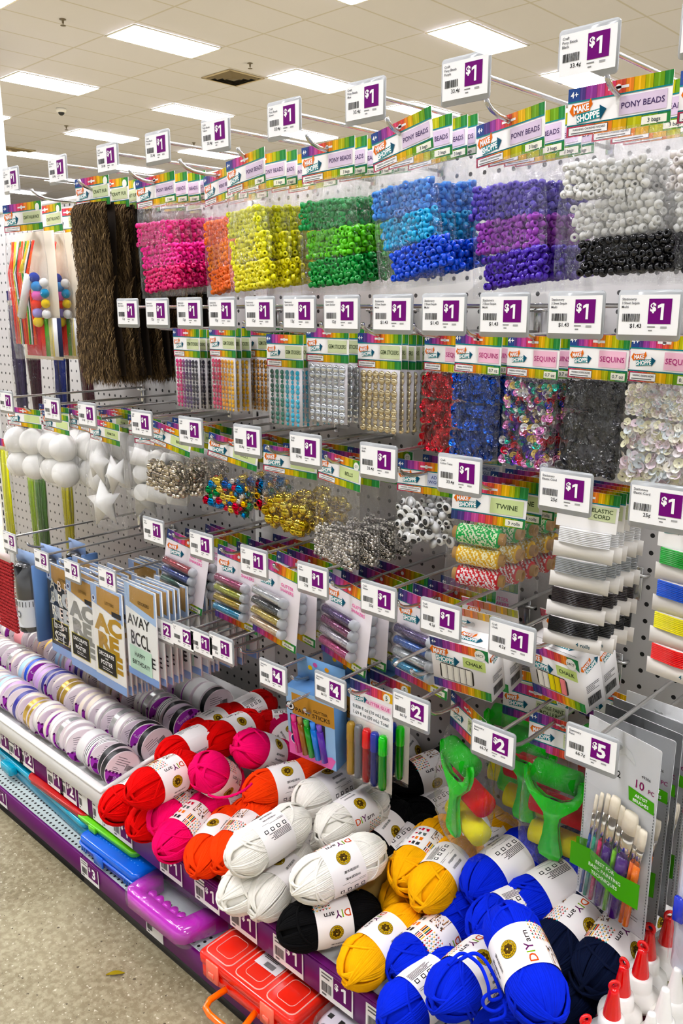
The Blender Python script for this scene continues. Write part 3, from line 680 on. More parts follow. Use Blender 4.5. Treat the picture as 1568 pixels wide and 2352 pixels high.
def foam_bag(kind, seed):
    W, H = .135, .155
    nm = {'ball': 'foam_ball_bag', 'egg': 'foam_egg_bag', 'star': 'foam_star_bag', 'cyl': 'foam_disc_bag'}[kind]; r = thing(nm); hh = .04
    card_part(r, W, hh, header_art(W, hh, {'ball': '', 'egg': 'FOAM', 'star': 'FOAM STAR', 'cyl': ''}[kind], 'green', seed=seed))
    rg = random.Random(seed)
    def part(mb, n, sm=True): mb.build(n, M_FOAM, r, smooth=sm)
    if kind == 'ball':
        for x, z in ((-.033, -.072), (.030, -.070), (-.030, -.124), (.034, -.123)): mb = MB(); mb.sphere((0, 0, 0), .029, 24, 16, M=T(x, 0, z)); part(mb, 'foam_ball')
    elif kind == 'egg':
        for x, z in ((-.033, -.072), (.030, -.070), (-.030, -.128), (.034, -.127)): mb = MB(); mb.lathe([(.0001+.024*math.sin(t)*(1-.12*math.cos(t)), .031*math.cos(t)) for t in np.linspace(PI, 0, 14)], 22, cap=False, M=T(x, 0, z, ry=rg.uniform(-.3, .3))); part(mb, 'foam_egg')
    elif kind == 'star':
        for x, z, s, ro in ((-.02, -.080, 1.15, .2), (.032, -.095, 1.0, .9), (0, -.155, 1.3, .5)):
            mb = MB(); P = [((.040 if i % 2 == 0 else .017)*s*math.cos(i*PI/5+ro), (.040 if i % 2 == 0 else .017)*s*math.sin(i*PI/5+ro)) for i in range(10)]
            V = [(a, 0, b) for a, b in P]+[(0, -.018*s, 0), (0, .018*s, 0)]
            mb.add(V, [[i, (i+1) % 10, 10] for i in range(10)]+[[(i+1) % 10, i, 11] for i in range(10)], M=T(x, rg.uniform(-.01, .01), z, rz=rg.uniform(-.4, .4), rx=rg.uniform(-.2, .2))); part(mb, 'foam_star', False)
    else:
        for k in range(9):
            mb = MB(); mb.lathe([(.015, -.018), (.0162, -.0165), (.0162, .0165), (.015, .018)], 20, M=T(-.04+.038*(k % 3)+rg.uniform(-.006, .006), rg.uniform(-.008, .008), -.066-.032*(k//3), rx=rg.uniform(.9, 1.7), rz=rg.uniform(-1, 1))); part(mb, 'foam_disc', False)
    film_part(r, W, W*1.05, -hh+.001, -H-(.055 if kind == 'star' else 0), .062, 'bag', seed, nv=20, nu=18, wr=.004)
    return r
def spool(mb, L, rad, core, cols, rg, M, n=34):
    # cardboard core and wound two-tone twine (slanting turns)
    mb.lathe([(core*.62, -L/2), (core, -L/2), (core, L/2), (core*.62, L/2), (core*.62, -L/2)], 18, col=C('b08a58'), M=M, cap=False)
    seg = 36; k = 0
    for t in range(n):
        z = -L*.38+L*.76*t/n
        for j in range(seg):
            a0, a1 = 2*PI*j/seg, 2*PI*(j+1)/seg; h = L*.76/n
            r_ = rad*(1+rg.uniform(-.03, .03)); c = C(cols[0]) if rg.random() < (.8 if (j+t*3) % 4 < 2 else .25) else C(cols[1])
            V = [((rad*.93)*math.cos(a0), (rad*.93)*math.sin(a0), z), (r_*math.cos((a0+a1)/2), r_*math.sin((a0+a1)/2), z+h*.5), ((rad*.93)*math.cos(a1), (rad*.93)*math.sin(a1), z), (rad*.93*math.cos(a1), rad*.93*math.sin(a1), z+h*1.3), (rad*.93*math.cos(a0), rad*.93*math.sin(a0), z+h*1.3)]
            mb.add(V, [[0, 2, 1], [1, 2, 3], [1, 3, 4], [0, 1, 4]], c, 0, M)
    mb.lathe([(rad*.92, -L*.4), (rad*.92, L*.4)], 24, col=C(cols[0]), M=M, cap=True)
def twine_pack(seed=1):
    r = thing('twine_pack'); W, hh = .094, .052
    card_part(r, W, hh, header_art(W, hh, 'TWINE', 'green', count='3 rolls', warn=False, seed=seed))
    rg = random.Random(seed)
    for k, (c, l) in enumerate(((('3fae5c', 'dfeccb'), 'green and white'), (('e8b93a', 'fff3c4'), 'yellow and white'), (('cc2233', 'f6ecec'), 'red and white'))):
        mb = MB(); spool(mb, .066, .0125, .0075, c, rg, T(-.008+.002*k, -.002, -hh-.016-.027*k, ry=PI/2, rz=rg.uniform(-.05, .05)))
        mb.build('twine_roll', M_PAPER, r, label=f'{l} twine on a cardboard core')
    film_part(r, W, W*1.06, -hh+.001, -.146, .034, 'bag', seed, nv=14)
    return r
def cord_card(cols, labs, seed=1):
    r = thing('elastic_cord_card'); W, hh = .067, .044
    card_part(r, W, hh, header_art(W, hh, 'ELASTIC|CORD', 'sage', seed=seed, warn=False, bottom=False), name='header_card')
    mb = MB(); n = 4; z = -hh; Hc = .036
    out = []
    L = [(-W/2, z+.001), ]
    for k in range(n):
        sheet(mb, -W/2+.006, W/2-.006, z-Hc*.52, z); sheet(mb, -W/2, W/2, z-Hc-.0, z-Hc*.50); z -= Hc
    A = Art(); A.text('4 rolls', W*.2, z+Hc*.2, .0045, '2d5560'); A.emit(mb)
    mb.build('notched_card', M_CARD, r)
    for k, (c, l) in enumerate(zip(cols, labs)):
        mb = MB(); zz = -hh-Hc*k
        for t in range(9):
            zz2 = zz-.0012-t*.0020
            mb.tube([(-W/2+.0055, .0015, zz2), (-W/2+.005, -.001, zz2), (0, -.0028, zz2-.0006), (W/2-.005, -.001, zz2), (W/2-.0055, .0015, zz2)], .00095, 5, C(c))
        mb.build('cord_winding', M_GLOSS, r, smooth=True, label=f'{l} elastic cord')
    return r
def shaker_card(cols, labs, seed=1):
    r = thing('glitter_shaker_card'); W, H = .105, .135
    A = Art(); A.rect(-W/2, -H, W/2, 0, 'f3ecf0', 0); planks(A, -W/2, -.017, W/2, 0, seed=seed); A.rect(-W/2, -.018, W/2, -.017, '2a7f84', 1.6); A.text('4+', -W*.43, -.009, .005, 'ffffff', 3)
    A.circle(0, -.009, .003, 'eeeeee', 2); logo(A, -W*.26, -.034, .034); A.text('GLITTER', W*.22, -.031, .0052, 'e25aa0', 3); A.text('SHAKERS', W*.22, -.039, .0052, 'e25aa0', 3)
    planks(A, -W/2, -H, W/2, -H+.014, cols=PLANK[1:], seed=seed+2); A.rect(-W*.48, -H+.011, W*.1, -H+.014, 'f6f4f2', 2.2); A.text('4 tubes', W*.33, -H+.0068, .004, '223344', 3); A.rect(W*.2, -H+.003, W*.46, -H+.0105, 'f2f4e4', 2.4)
    mb = MB(); mb.extrude(round_poly(-W/2, -H, W/2, 0, .004), .0001, .0007, C('efe9ee')); A.emit(mb); mb.build('backing_card', M_CARD, r)
    rg = random.Random(seed)
    for k, (c, l) in enumerate(zip(cols, labs)):
        M = T(-.008, -.009, -.0555-.0178*k, ry=PI/2)
        mb = MB(); mb.lathe([(.0001, -.036), (.0066, -.035), (.0068, .028), (.0001, .0285)], 16, M=M, col=C(c), cap=False)
        o = mb.build('glitter', GLIT(c), r, smooth=True, label=f'{l} glitter')
        mb = MB(); mb.lathe([(.0001, -.040), (.006, -.039), (.0078, -.036), (.0078, .030)], 18, M=M, cap=False); t = mb.build('tube', M_RIGID, r, smooth=True); o.parent = t
        mb = MB(); mb.lathe([(.0078, .030), (.0080, .031), (.0080, .038), (.0070, .040), (.0001, .040)], 18, M=M, col=C('dfe2e6'), cap=False); mb.build('cap', M_CAP, t, smooth=True)
    return r
M_CAP = principled('frosted_cap', 'd5dade', rough=.3, alpha=.6)
_gl = {}
def GLIT(c):
    if c in _gl: return _gl[c]
    m = principled('glitter_'+c, c, rough=.25, metal=.55); N, L = nodes(m); b = N['Principled BSDF']
    t = N.new('ShaderNodeTexCoord'); v = N.new('ShaderNodeTexVoronoi'); v.inputs['Scale'].default_value = 900
    L.new(t.outputs['Object'], v.inputs['Vector']); h = N.new('ShaderNodeMix'); h.data_type = 'RGBA'; r = N.new('ShaderNodeSeparateColor'); L.new(v.outputs['Color'], r.inputs[0])
    mr = N.new('ShaderNodeMapRange'); mr.inputs[1].default_value = .55; mr.inputs[2].default_value = 1; mr.inputs[3].default_value = 0; mr.inputs[4].default_value = .75
    L.new(r.outputs[0], mr.inputs[0]); L.new(mr.outputs[0], h.inputs[0]); h.inputs[6].default_value = (*C(c), 1); h.inputs[7].default_value = (*[min(1, x*2.2+.15) for x in C(c)], 1)
    L.new(h.outputs[2], b.inputs['Base Color']); u = N.new('ShaderNodeBump'); u.inputs['Strength'].default_value = .8; u.inputs['Distance'].default_value = .0006
    L.new(r.outputs[1], u.inputs['Height']); L.new(u.outputs[0], b.inputs['Normal']); _gl[c] = m; return m
def chalk_box(cols, seed=1):
    r = thing('chalk_box'); W, H, D = .086, .078, .036
    mb = MB(); mb.box((0, D/2, -H/2-.002), (W, D, H), C('f4f1ee')); mb.box((0, D+.0005, .012), (W, .001, .03), C('f2efeb'))
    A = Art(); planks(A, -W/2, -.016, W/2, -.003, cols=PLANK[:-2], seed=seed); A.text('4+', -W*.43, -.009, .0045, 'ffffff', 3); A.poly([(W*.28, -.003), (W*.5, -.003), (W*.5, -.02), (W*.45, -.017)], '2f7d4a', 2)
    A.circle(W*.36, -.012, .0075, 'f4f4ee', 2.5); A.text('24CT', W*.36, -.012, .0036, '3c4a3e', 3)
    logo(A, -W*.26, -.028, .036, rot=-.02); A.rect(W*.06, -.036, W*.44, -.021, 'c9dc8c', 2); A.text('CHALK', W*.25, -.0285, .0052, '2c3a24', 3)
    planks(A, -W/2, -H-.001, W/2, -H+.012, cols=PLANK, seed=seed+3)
    n = len(cols); x0, x1 = -W*.34, W*.2
    A.poly([(x, z) for x, z in round_poly(x0-.002, -.064, x1+.002, -.039, .005)], '3a3630', 2)
    for i, c in enumerate(cols): a = x0+(x1-x0)*i/n; A.rect(a+.0004, -.063, a+(x1-x0)/n-.0004, -.040, c, 3); A.rect(a+(x1-x0)/n*.7, -.063, a+(x1-x0)/n-.0004, -.040, tuple(q*.8 for q in C(c)), 3.2)
    A.emit(mb)
    B = Art(); logo(B, 0, -.018, .026, rot=.3); B.lines(-.012, -.044, .024, 5, .0008, .0022, '555555', seed=2); B.barcode(-.012, -.072, .024, .012)
    B.emit(mb, M=T(W/2, D/2, 0, rz=PI/2))
    Tp = Art(); Tp.rect(-W/2+.002, -D/2+.002, W/2-.002, D/2-.002, 'f7f5f2', .5); Tp.lines(-W*.5, -D*.1, W, 2, .0005, .011, '444444'); logo(Tp, W*.1, 0, .03, rot=.02)
    Tp.emit(mb, fn=lambda x, y, l: (x, D/2+y, -.002+l))
    mb.build('box', M_CARD, r)
    mb = MB(); H2 = MB(); Ar = Art(); hw = .04; Ar.rect(-W/2, -.002, W/2, .028, 'f4f1ee', 1); planks(Ar, -W/2, .016, W/2, .027, cols=PLANK[4:9], seed=4); logo(Ar, -W*.2, .008, .028); Ar.emit(mb, M=T(0, D-.0005, 0)); mb.build('hanging_tab', M_CARD, r)
    return r
def fur_piece(seed=1, W=.108, H=.355):
    r = thing('craft_fur_sheet'); hh = .05
    card_part(r, W, hh, header_art(W, hh, 'CRAFT FUR', 'sage', small=' ', seed=seed))
    rg = random.Random(seed)
    def surf(u, v, d=0):
        x = (u-.5)*(W+.012*v)+.004*math.sin(v*7+seed); z = -hh+.004-(H-hh)*v
        y = -.006-.010*math.sin(PI*u)-.004*math.sin(v*9+seed)-d-(.006 if abs(v-.42) < .012 else 0)*-1; return (x, y, z)
    mb = MB(); mb.grid(lambda u, v: surf(u, v), 10, 30, col=C('2c2114'), flip=True); mb.grid(lambda u, v: (surf(u, v)[0], .006, surf(u, v)[2]), 10, 30, col=C('241b12'))
    mb.build('backing_cloth', M_MATTE, r)
    V = []; F = []; cols = ['3a2c1c', '54422b', '6e593c', '8c7556', '2a1e12', '4a3a26']; ch = {c: ([], []) for c in cols}
    for i in range(9000):
        u, v = rg.random(), rg.random(); p = surf(u, v); L = rg.uniform(.014, .026); c = rg.choice(cols); V, F = ch[c]
        dx = rg.uniform(-.3, .3)*L+.18*L*math.sin(v*20+u*9); w = rg.uniform(.0005, .0011); b = len(V); lift = rg.uniform(.003, .008)
        V += [(p[0]-w, p[1], p[2]), (p[0]+w, p[1], p[2]), (p[0]+dx*.4+w, p[1]-lift, p[2]-L*.5), (p[0]+dx*.4-w, p[1]-lift, p[2]-L*.5), (p[0]+dx, p[1]-lift*.8, p[2]-L)]
        F += [[b, b+1, b+2, b+3], [b+3, b+2, b+4]]
    mb = MB()
    for c, (V, F) in ch.items(): mb.add(V, F, C(c))
    mb.build('fur_pile', M_MATTE, r, kind='stuff'); return r
def value_pack(seed=1):
    r = thing('craft_value_pack'); W, H, hh = .135, .30, .052; rg = random.Random(seed)
    card_part(r, W, hh, header_art(W, hh, 'CRAFT VALUE PACK', 'sage', small=' ', seed=seed))
    mb = MB(); sheet(mb, -W/2, W/2, -H, -hh, col='efe4d2'); mb.build('backing_board', M_PAPER, r).location.y = .022
    mb = MB()
    for i, c in enumerate(['2a3f9a', '4a90d0', 'e878c0', 'f04828', '9a90d0', 'e8c820']): mb.sphere((.02+rg.uniform(-.004, .004), .004, -.14-.017*i), .0105, 12, 8, C(c if seed == 1 else rg.choice(['e8c820', 'e83890', '4a90d0', 'f04828', '9a90d0'])))
    for i in range(4): mb.sphere((.044, .008, -.15-.02*i), .009, 12, 8, C(rg.choice(['e8c820', '2a90c0', 'e878c0', 'f0f0f0'])))
    mb.build('pompoms', M_MATTE, r, smooth=True, kind='stuff')
    mb = MB()
    for i, c in enumerate(['d83038', 'e84838', '58a030', 'f0e090', 'ffffff', '2a3050']): mb.box((.0+.013*i-.015, .012+.0012*i, -.255), (.052, .001, .075), C(c))
    mb.build('felt_squares', M_MATTE, r)
    mb = MB()
    for i in range(16):
        c = ['f04018', 'f06a20', 'e84030', 'f0d030', '40a040', 'f0f0f0', '2a2a30'][i % 7]; x = -.055+.0045*i+rg.uniform(-.003, .003)
        mb.tube([(x+.02*rg.random(), .004, -.07), (x-.005, -.002, -.13), (x-.012+.01*rg.random(), .004, -.2), (x-.01, .006, -.27)], .0022, 5, C(c))
    mb.build('chenille_stems', M_MATTE, r)
    mb = MB(); mb.tube([(-.03, -.002, -.215), (.012, -.004, -.135)], .0085, 12, C('eeeeec')); mb.tube([(-.012, -.004, -.13), (-.006, -.004, -.105)], [.006, .001], 8, C('f0d820')); mb.build('glue_bottle', M_GLOSS, r, smooth=True)
    film_part(r, W, W*1.02, -hh, -H, .034, 'bag', seed, nv=26, wr=.003); return r
def stem_pack(c, seed):
    r = thing('chenille_stem_pack'); rg = random.Random(seed); W, H = .05, .30
    mb = MB(); sheet(mb, -W/2, W/2, -.03, 0, col='f1ece8'); A = Art(); planks(A, -W/2, -.02, W/2, 0); A.emit(mb); mb.build('header_card', M_CARD, r)
    mb = MB()
    for i in range(14): x = -.02+.003*i; mb.tube([(x, rg.uniform(-.005, .005), -.03), (x*1.1, rg.uniform(-.006, .006), -.15), (x*.9, rg.uniform(-.005, .005), -H+.006)], .0026, 5, mono(c, rg, .3))
    mb.build('chenille_stems', M_MATTE, r); film_part(r, W, W, -.025, -H, .02, 'bag', seed, nv=16); return r
def letter_pack(col, seed=1, glit=False, dark=False):
    r = thing('letter_sticker_pack'); W, H = .112, .205; A = Art()
    A.rect(-W/2, -H, W/2, 0, '20242a' if dark else 'efeeea', 0)
    A.poly([(-W/2, -.038), (W*.1, -.05), (W/2, -.062), (W/2, 0), (-W/2, 0)], '9fb6dc', 1); A.poly([(-W*.32, -.04), (W*.4, -.055), (W*.44, -.006), (-W*.3, -.003)], 'b08a50', 1.5)
    A.text('LETTERS', W*.1, -.03, .006, '3c2c18', 3); A.rect(W*.16, -.052, W*.46, -.042, '1c1c20', 2); A.circle(-W*.42, -.03, .006, 'f2f4f8', 2); A.circle(-W*.42, -.03, .004, '2a3a6a', 2.4)
    for s, x, z in (('AC', 0, -.074), ('RE', 0, -.112), ('E', W*.27, -.148)): A.text(s, x, z, .031, col, 2.5, w=W*.92, sx=1.5, bold=.06)
    A.rect(-W*.42, -.178, W*.22, -.128, 'e2d25a', 3); A.rect(-W*.405, -.1765, W*.205, -.1295, '1d1b18', 3.3)
    A.text('DECORATE', -W*.1, -.139, .0075, 'ffffff', 4, w=W*.54); A.text('YOUR', -W*.1, -.1475, .003, 'ffffff', 4); A.text('POSTER', -W*.1, -.157, .0085, 'ffffff', 4, w=W*.5); A.lines(-W*.25, -.166, W*.35, 2, .0012, .004, 'dddddd', 4)
    A.rect(-W/2, -H, W/2, -H+.018, '8fabd8', 2)
    mb = MB(); sheet(mb, -W/2, W/2, -H, 0, .003, 'efeeea'); A.emit(mb)
    mb.build('letter_card', M_CARD, r)
    if dark:
        mb = MB(); rg = random.Random(seed); B = Art()
        for i in range(5):
            for j in range(3): B.text('ABRESTAC'[(i+j) % 8], -.03+.03*j, -.045-.03*i, .022, rg.choice(['b8bcc4', 'e4e6ea', 'e4d8e0']), 3)
        B.emit(mb, M=T(0, -.0012, 0)); mb.build('foil_letters', M_METALC, r)
    mb = MB(); mb.box((0, .0015, -H/2), (W+.004, .0045, H+.006)); mb.build('clear_sleeve', M_FILM2, r); return r
def sticker_pack(seed=1):
    r = thing('alphabet_sticker_pack'); W, H = .102, .178; A = Art()
    A.rect(-W/2, -H, W/2, 0, 'eef0ee', 0); A.poly([(-W/2, -.045), (W/2, -.062), (W/2, 0), (-W/2, 0)], 'a9c2e2', 1); A.poly([(-W*.34, -.035), (W*.44, -.048), (W*.46, -.004), (-W*.32, -.003)], 'a8854e', 1.5)
    A.text('STICKERS', W*.12, -.03, .006, '3c2c18', 3); A.text('AVAY', -W*.08, -.068, .020, '17191c', 2.5, w=W*.8); A.text('BCCL', -W*.04, -.102, .026, '17191c', 2.5, w=W*.86, sx=.7); A.text('E', W*.36, -.135, .02, '17191c', 2.5)
    A.rect(-W*.42, -.165, W*.3, -.118, 'c3e3cf', 3); A.text('HAPPY', -W*.08, -.133, .008, '26302c', 4); A.text('BIRTHDAY!', -W*.06, -.149, .0085, '26302c', 4, w=W*.56); A.rect(-W/2, -H, W/2, -H+.014, '7f9fd4', 2)
    mb = MB(); sheet(mb, -W/2, W/2, -H, 0, .0025, 'f2f1ee'); A.emit(mb); mb.build('sticker_card', M_CARD, r)
    mb = MB(); mb.box((0, .0012, -H/2), (W+.004, .004, H+.006)); mb.build('clear_sleeve', M_FILM2, r); return r
def tube_pack(seed=1):
    r = thing('black_tube_pack'); mb = MB(); sheet(mb, -.04, .04, -.03, 0, col='9fb6dc'); mb.box((.034, .012, -.115), (.01, .036, .175), C('5f7fae')); mb.build('hanging_card', M_CARD, r)
    mb = MB(); M = T(-.005, .002, 0)
    mb.lathe([(.0001, -.186), (.024, -.185), (.026, -.180), (.026, -.105)], 20, C('15171c'), M=M, cap=False); mb.lathe([(.0262, -.172), (.0262, -.108)], 20, C('dfe4ea'), M=M, cap=False)
    mb.lathe([(.0262, -.108), (.0262, -.034), (.020, -.028), (.0001, -.028)], 20, C('0d0e10'), M=M, cap=False)
    for k in range(10): mb.box((-.005+.0268*math.sin(k*.28-1.2), .002-.0268*math.cos(k*.28-1.2), -.118), (.0012, .0012, .012), C('20242c'))
    A = Art(); A.circle(0, -.142, .008, '16294e', 1); A.circle(0, -.142, .0045, 'dfe4ea', 2); A.emit(mb, M=T(-.005, -.0245, 0))
    mb.build('tube', M_GLOSS, r, smooth=False); film_part(r, .07, .07, -.02, -.196, .058, 'blister', seed, mat=M_RIGID, wr=.0005); return r
def red_pack():
    r = thing('red_mesh_pack'); mb = MB(); sheet(mb, -.045, .045, -.02, 0, col='e6d6d2'); mb.build('header_card', M_CARD, r)
    mb = MB(); 
    for i in range(12):
        for j in range(20): mb.box((-.042+.0075*i, .004, -.024-.0085*j), (.0058, .008, .0062), C('a8383a'), bev=.001)
    mb.build('red_mesh', M_MATTE, r, kind='stuff'); return r
def paint_box(seed=1):
    r = thing('paint_stick_box'); W, H, D = .092, .15, .034
    out = [(-W/2, -H), (W/2, -H), (W/2, -.024), (.012, -.012), (.012, .018), (-W/2, .018)] if False else [(-W/2, -H), (W/2, -H), (W/2, -.02), (-W/2, -.02)]
    mb = MB(); mb.extrude(out, 0, D, C('5f86b4')); mb.box((0, D-.001, 0), (W, .001, .044), C('7ea8d4'))
    A = Art(); A.rect(-W/2, -H, W/2, -.02, '9cc0e6', 1); A.rect(-W*.38, -.068, W*.5, -.028, 'b98a45', 2); A.poly([(-W*.38, -.068), (-W*.1, -.064), (W*.1, -.071), (W*.5, -.067), (W*.5, -.060), (-W*.38, -.06)], 'b98a45', 2.2)
    A.text('GLITTER', W*.22, -.048, .005, '2c1e10', 3); A.text('PAINT STICKS', W*.05, -.058, .0075, '2c1e10', 3, w=W*.72)
    A.circle(-W*.42, -.055, .0085, '1b1b1e', 2.4); A.circle(-W*.42, -.055, .0068, 'f0f0f0', 2.6); A.circle(-W*.42, -.055, .004, '1b1b1e', 2.8)
    A.rect(-W*.44, -H+.004, W*.30, -.070, '33303a', 2.1); A.poly([(-W/2, -H), (W*.4, -H), (W*.5, -.13), (W*.42, -.125), (W*.1, -H+.014), (-W*.3, -.115), (-W/2, -.105)], 'e070b0', 3.4)
    A.circle(-W*.34, -.118, .0105, 'f4f4f8', 4); A.circle(-W*.34, -.118, .009, '1c2a6a', 4.2); A.rect(-W*.38, -.120, -W*.30, -.116, 'ffffff', 4.6)
    A.circle(W*.2, -.008, .004, 'e8a020', 1); A.emit(mb); 
    Tb = Art()
    for x, z, c in ((-.01, .012, 'd868b0'), (.012, .01, 'e8a020'), (-.02, .004, 'e8c020'), (.02, -.006, '48a048'), (.002, -.002, 'e8a020')): Tb.circle(x, z, .0042, c, 2)
    Tb.emit(mb, M=T(0, D-.0015, 0)); mb.build('box', M_CARD, r)
    for i, (c, l) in enumerate((('c81878', 'pink'), ('9a6420', 'bronze'), ('2a9a30', 'green'), ('1f78d0', 'blue'), ('5a2aa0', 'violet'))):
        mb = MB(); x = -W*.33+.0125*i; mb.tube([(x+.006, -.002, -.138), (x-.001, -.002, -.082)], .0056, 12, C(c)); mb.tube([(x-.001, -.002, -.082), (x-.0025, -.002, -.070)], .0045, 10, tuple(min(1, q*1.4+.05) for q in C(c)))
        mb.build('paint_stick', M_GLOSS, r, smooth=True, label=l+' glitter paint stick')
    return r
def glitter_glue(seed=1):
    r = thing('glitter_glue_pack'); W, H = .086, .165; A = Art(); A.rect(-W/2, -.062, W/2, 0, 'f6f2f2', 0); planks(A, -W/2, -.017, W/2, -.002, cols=PLANK[:-3], seed=3); logo(A, -W*.28, -.026, .026)
    A.text('GLITTER GLUE', W*.16, -.029, .005, 'e25aa0', 3, w=W*.56); A.rect(-W*.02, -.034, W*.46, -.024, 'f8d4e2', 1.5); A.circle(W*.36, -.011, .007, 'f6f6ea', 2); A.text('5', W*.36, -.011, .007, '2a5a50', 3)
    A.rect(-W*.48, -.060, W*.48, -.0375, 'ffffff', 2); A.text('0.338 fl oz (10 mL) Each', 0, -.0435, .0052, '26383c', 3, w=W*.9); A.text('1.69 fl oz (50 mL) Total', 0, -.0535, .0052, '26383c', 3, w=W*.9)
    mb = MB(); sheet(mb, -W/2, W/2, -H, 0, col='e9e4d8'); A.emit(mb); mb.build('backing_card', M_CARD, r)
    for i, (c, l) in enumerate((('a8843a', 'gold'), ('6a6c70', 'silver'), ('e02820', 'red'), ('1c2f9a', 'blue'), ('28c838', 'green'))):
        x = -W*.38+.0162*i; mb = MB(); cc = C(c); k = i > 1
        mb.lathe([(.0001, -.156), (.0058, -.155), (.0066, -.148), (.0066, -.098)], 14, tuple(q*(.35 if k else .9) for q in cc), M=T(x, -.009, 0), cap=False)
        t = mb.build('glue_tube', M_GLOSS, r, smooth=True, label=l+' glitter glue tube')
        mb = MB(); mb.lathe([(.0066, -.098), (.0072, -.097), (.0068, -.072), (.005, -.068), (.0001, -.068)], 14, cc, M=T(x, -.009, 0), cap=False); mb.build('cap', M_GLOSS, t, smooth=True)
    film_part(r, W, W, -.062, -H-.006, .026, 'bag', seed, wr=.0015); return r
GREEN_H = [(-.044, -.076), (-.040, -.070), (-.034, -.073), (-.034, -.086), (-.026, -.100), (-.012, -.108), (.012, -.108), (.026, -.100), (.034, -.086), (.034, -.073), (.040, -.070), (.044, -.076),
           (.043, -.092), (.036, -.108), (.022, -.122), (.012, -.132), (.010, -.145), (.012, -.165), (.017, -.188), (.014, -.196), (0, -.199), (-.014, -.196), (-.017, -.188), (-.012, -.165), (-.010, -.145), (-.012, -.132), (-.022, -.122), (-.036, -.108), (-.043, -.092)]
def roller_pack(seed=1):
    r = thing('sponge_roller_pack'); W, hh = .098, .054
    card_part(r, W, hh, header_art(W, hh, 'SPONGE PAINT|ROLLERS', 'sage', small='3CT', warn=False, seed=seed))
    mb = MB(); P = GREEN_H; n = len(P)
    # concave outline: split into quads between the inner and outer edges, then the stem
    inn = P[2:10]; out_l = [P[0], P[1]]; q = []
    import mathutils
    tri = mathutils.geometry.tessellate_polygon([[Vector((x, 0, z)) for x, z in P]])
    V = [(x, -.018, z) for x, z in P]+[(x, -.011, z) for x, z in P]; F = []
    for a, b, c in tri:
        A_, B_, C_ = P[a], P[b], P[c]; cr = (B_[0]-A_[0])*(C_[1]-A_[1])-(B_[1]-A_[1])*(C_[0]-A_[0])
        f = [a, b, c] if cr > 0 else [a, c, b]; F += [f, [i+n for i in f[::-1]]]
    F += [[i, i+n, (i+1) % n+n, (i+1) % n] for i in range(n)]
    mb.add(V, F, C('14c424')); mb.build('green_handle', M_GLOSS, r)
    for nm, c, x0, x1, z, y, rd in (('green_roller', '0c9c22', -.031, .031, -.078, -.008, .0165), ('red_roller', 'd8241c', -.040, .040, -.135, .010, .0175), ('yellow_roller', 'e8e01c', -.038, .038, -.182, .008, .017)):
        mb = MB(); mb.tube([(x0, y, z), (x1, y, z)], rd, 20, C(c)); mb.build(nm, M_MATTE, r, smooth=False)
    film_part(r, W, W*1.12, -hh+.002, -.218, .070, 'bag', seed, nv=24, wr=.0035); return r
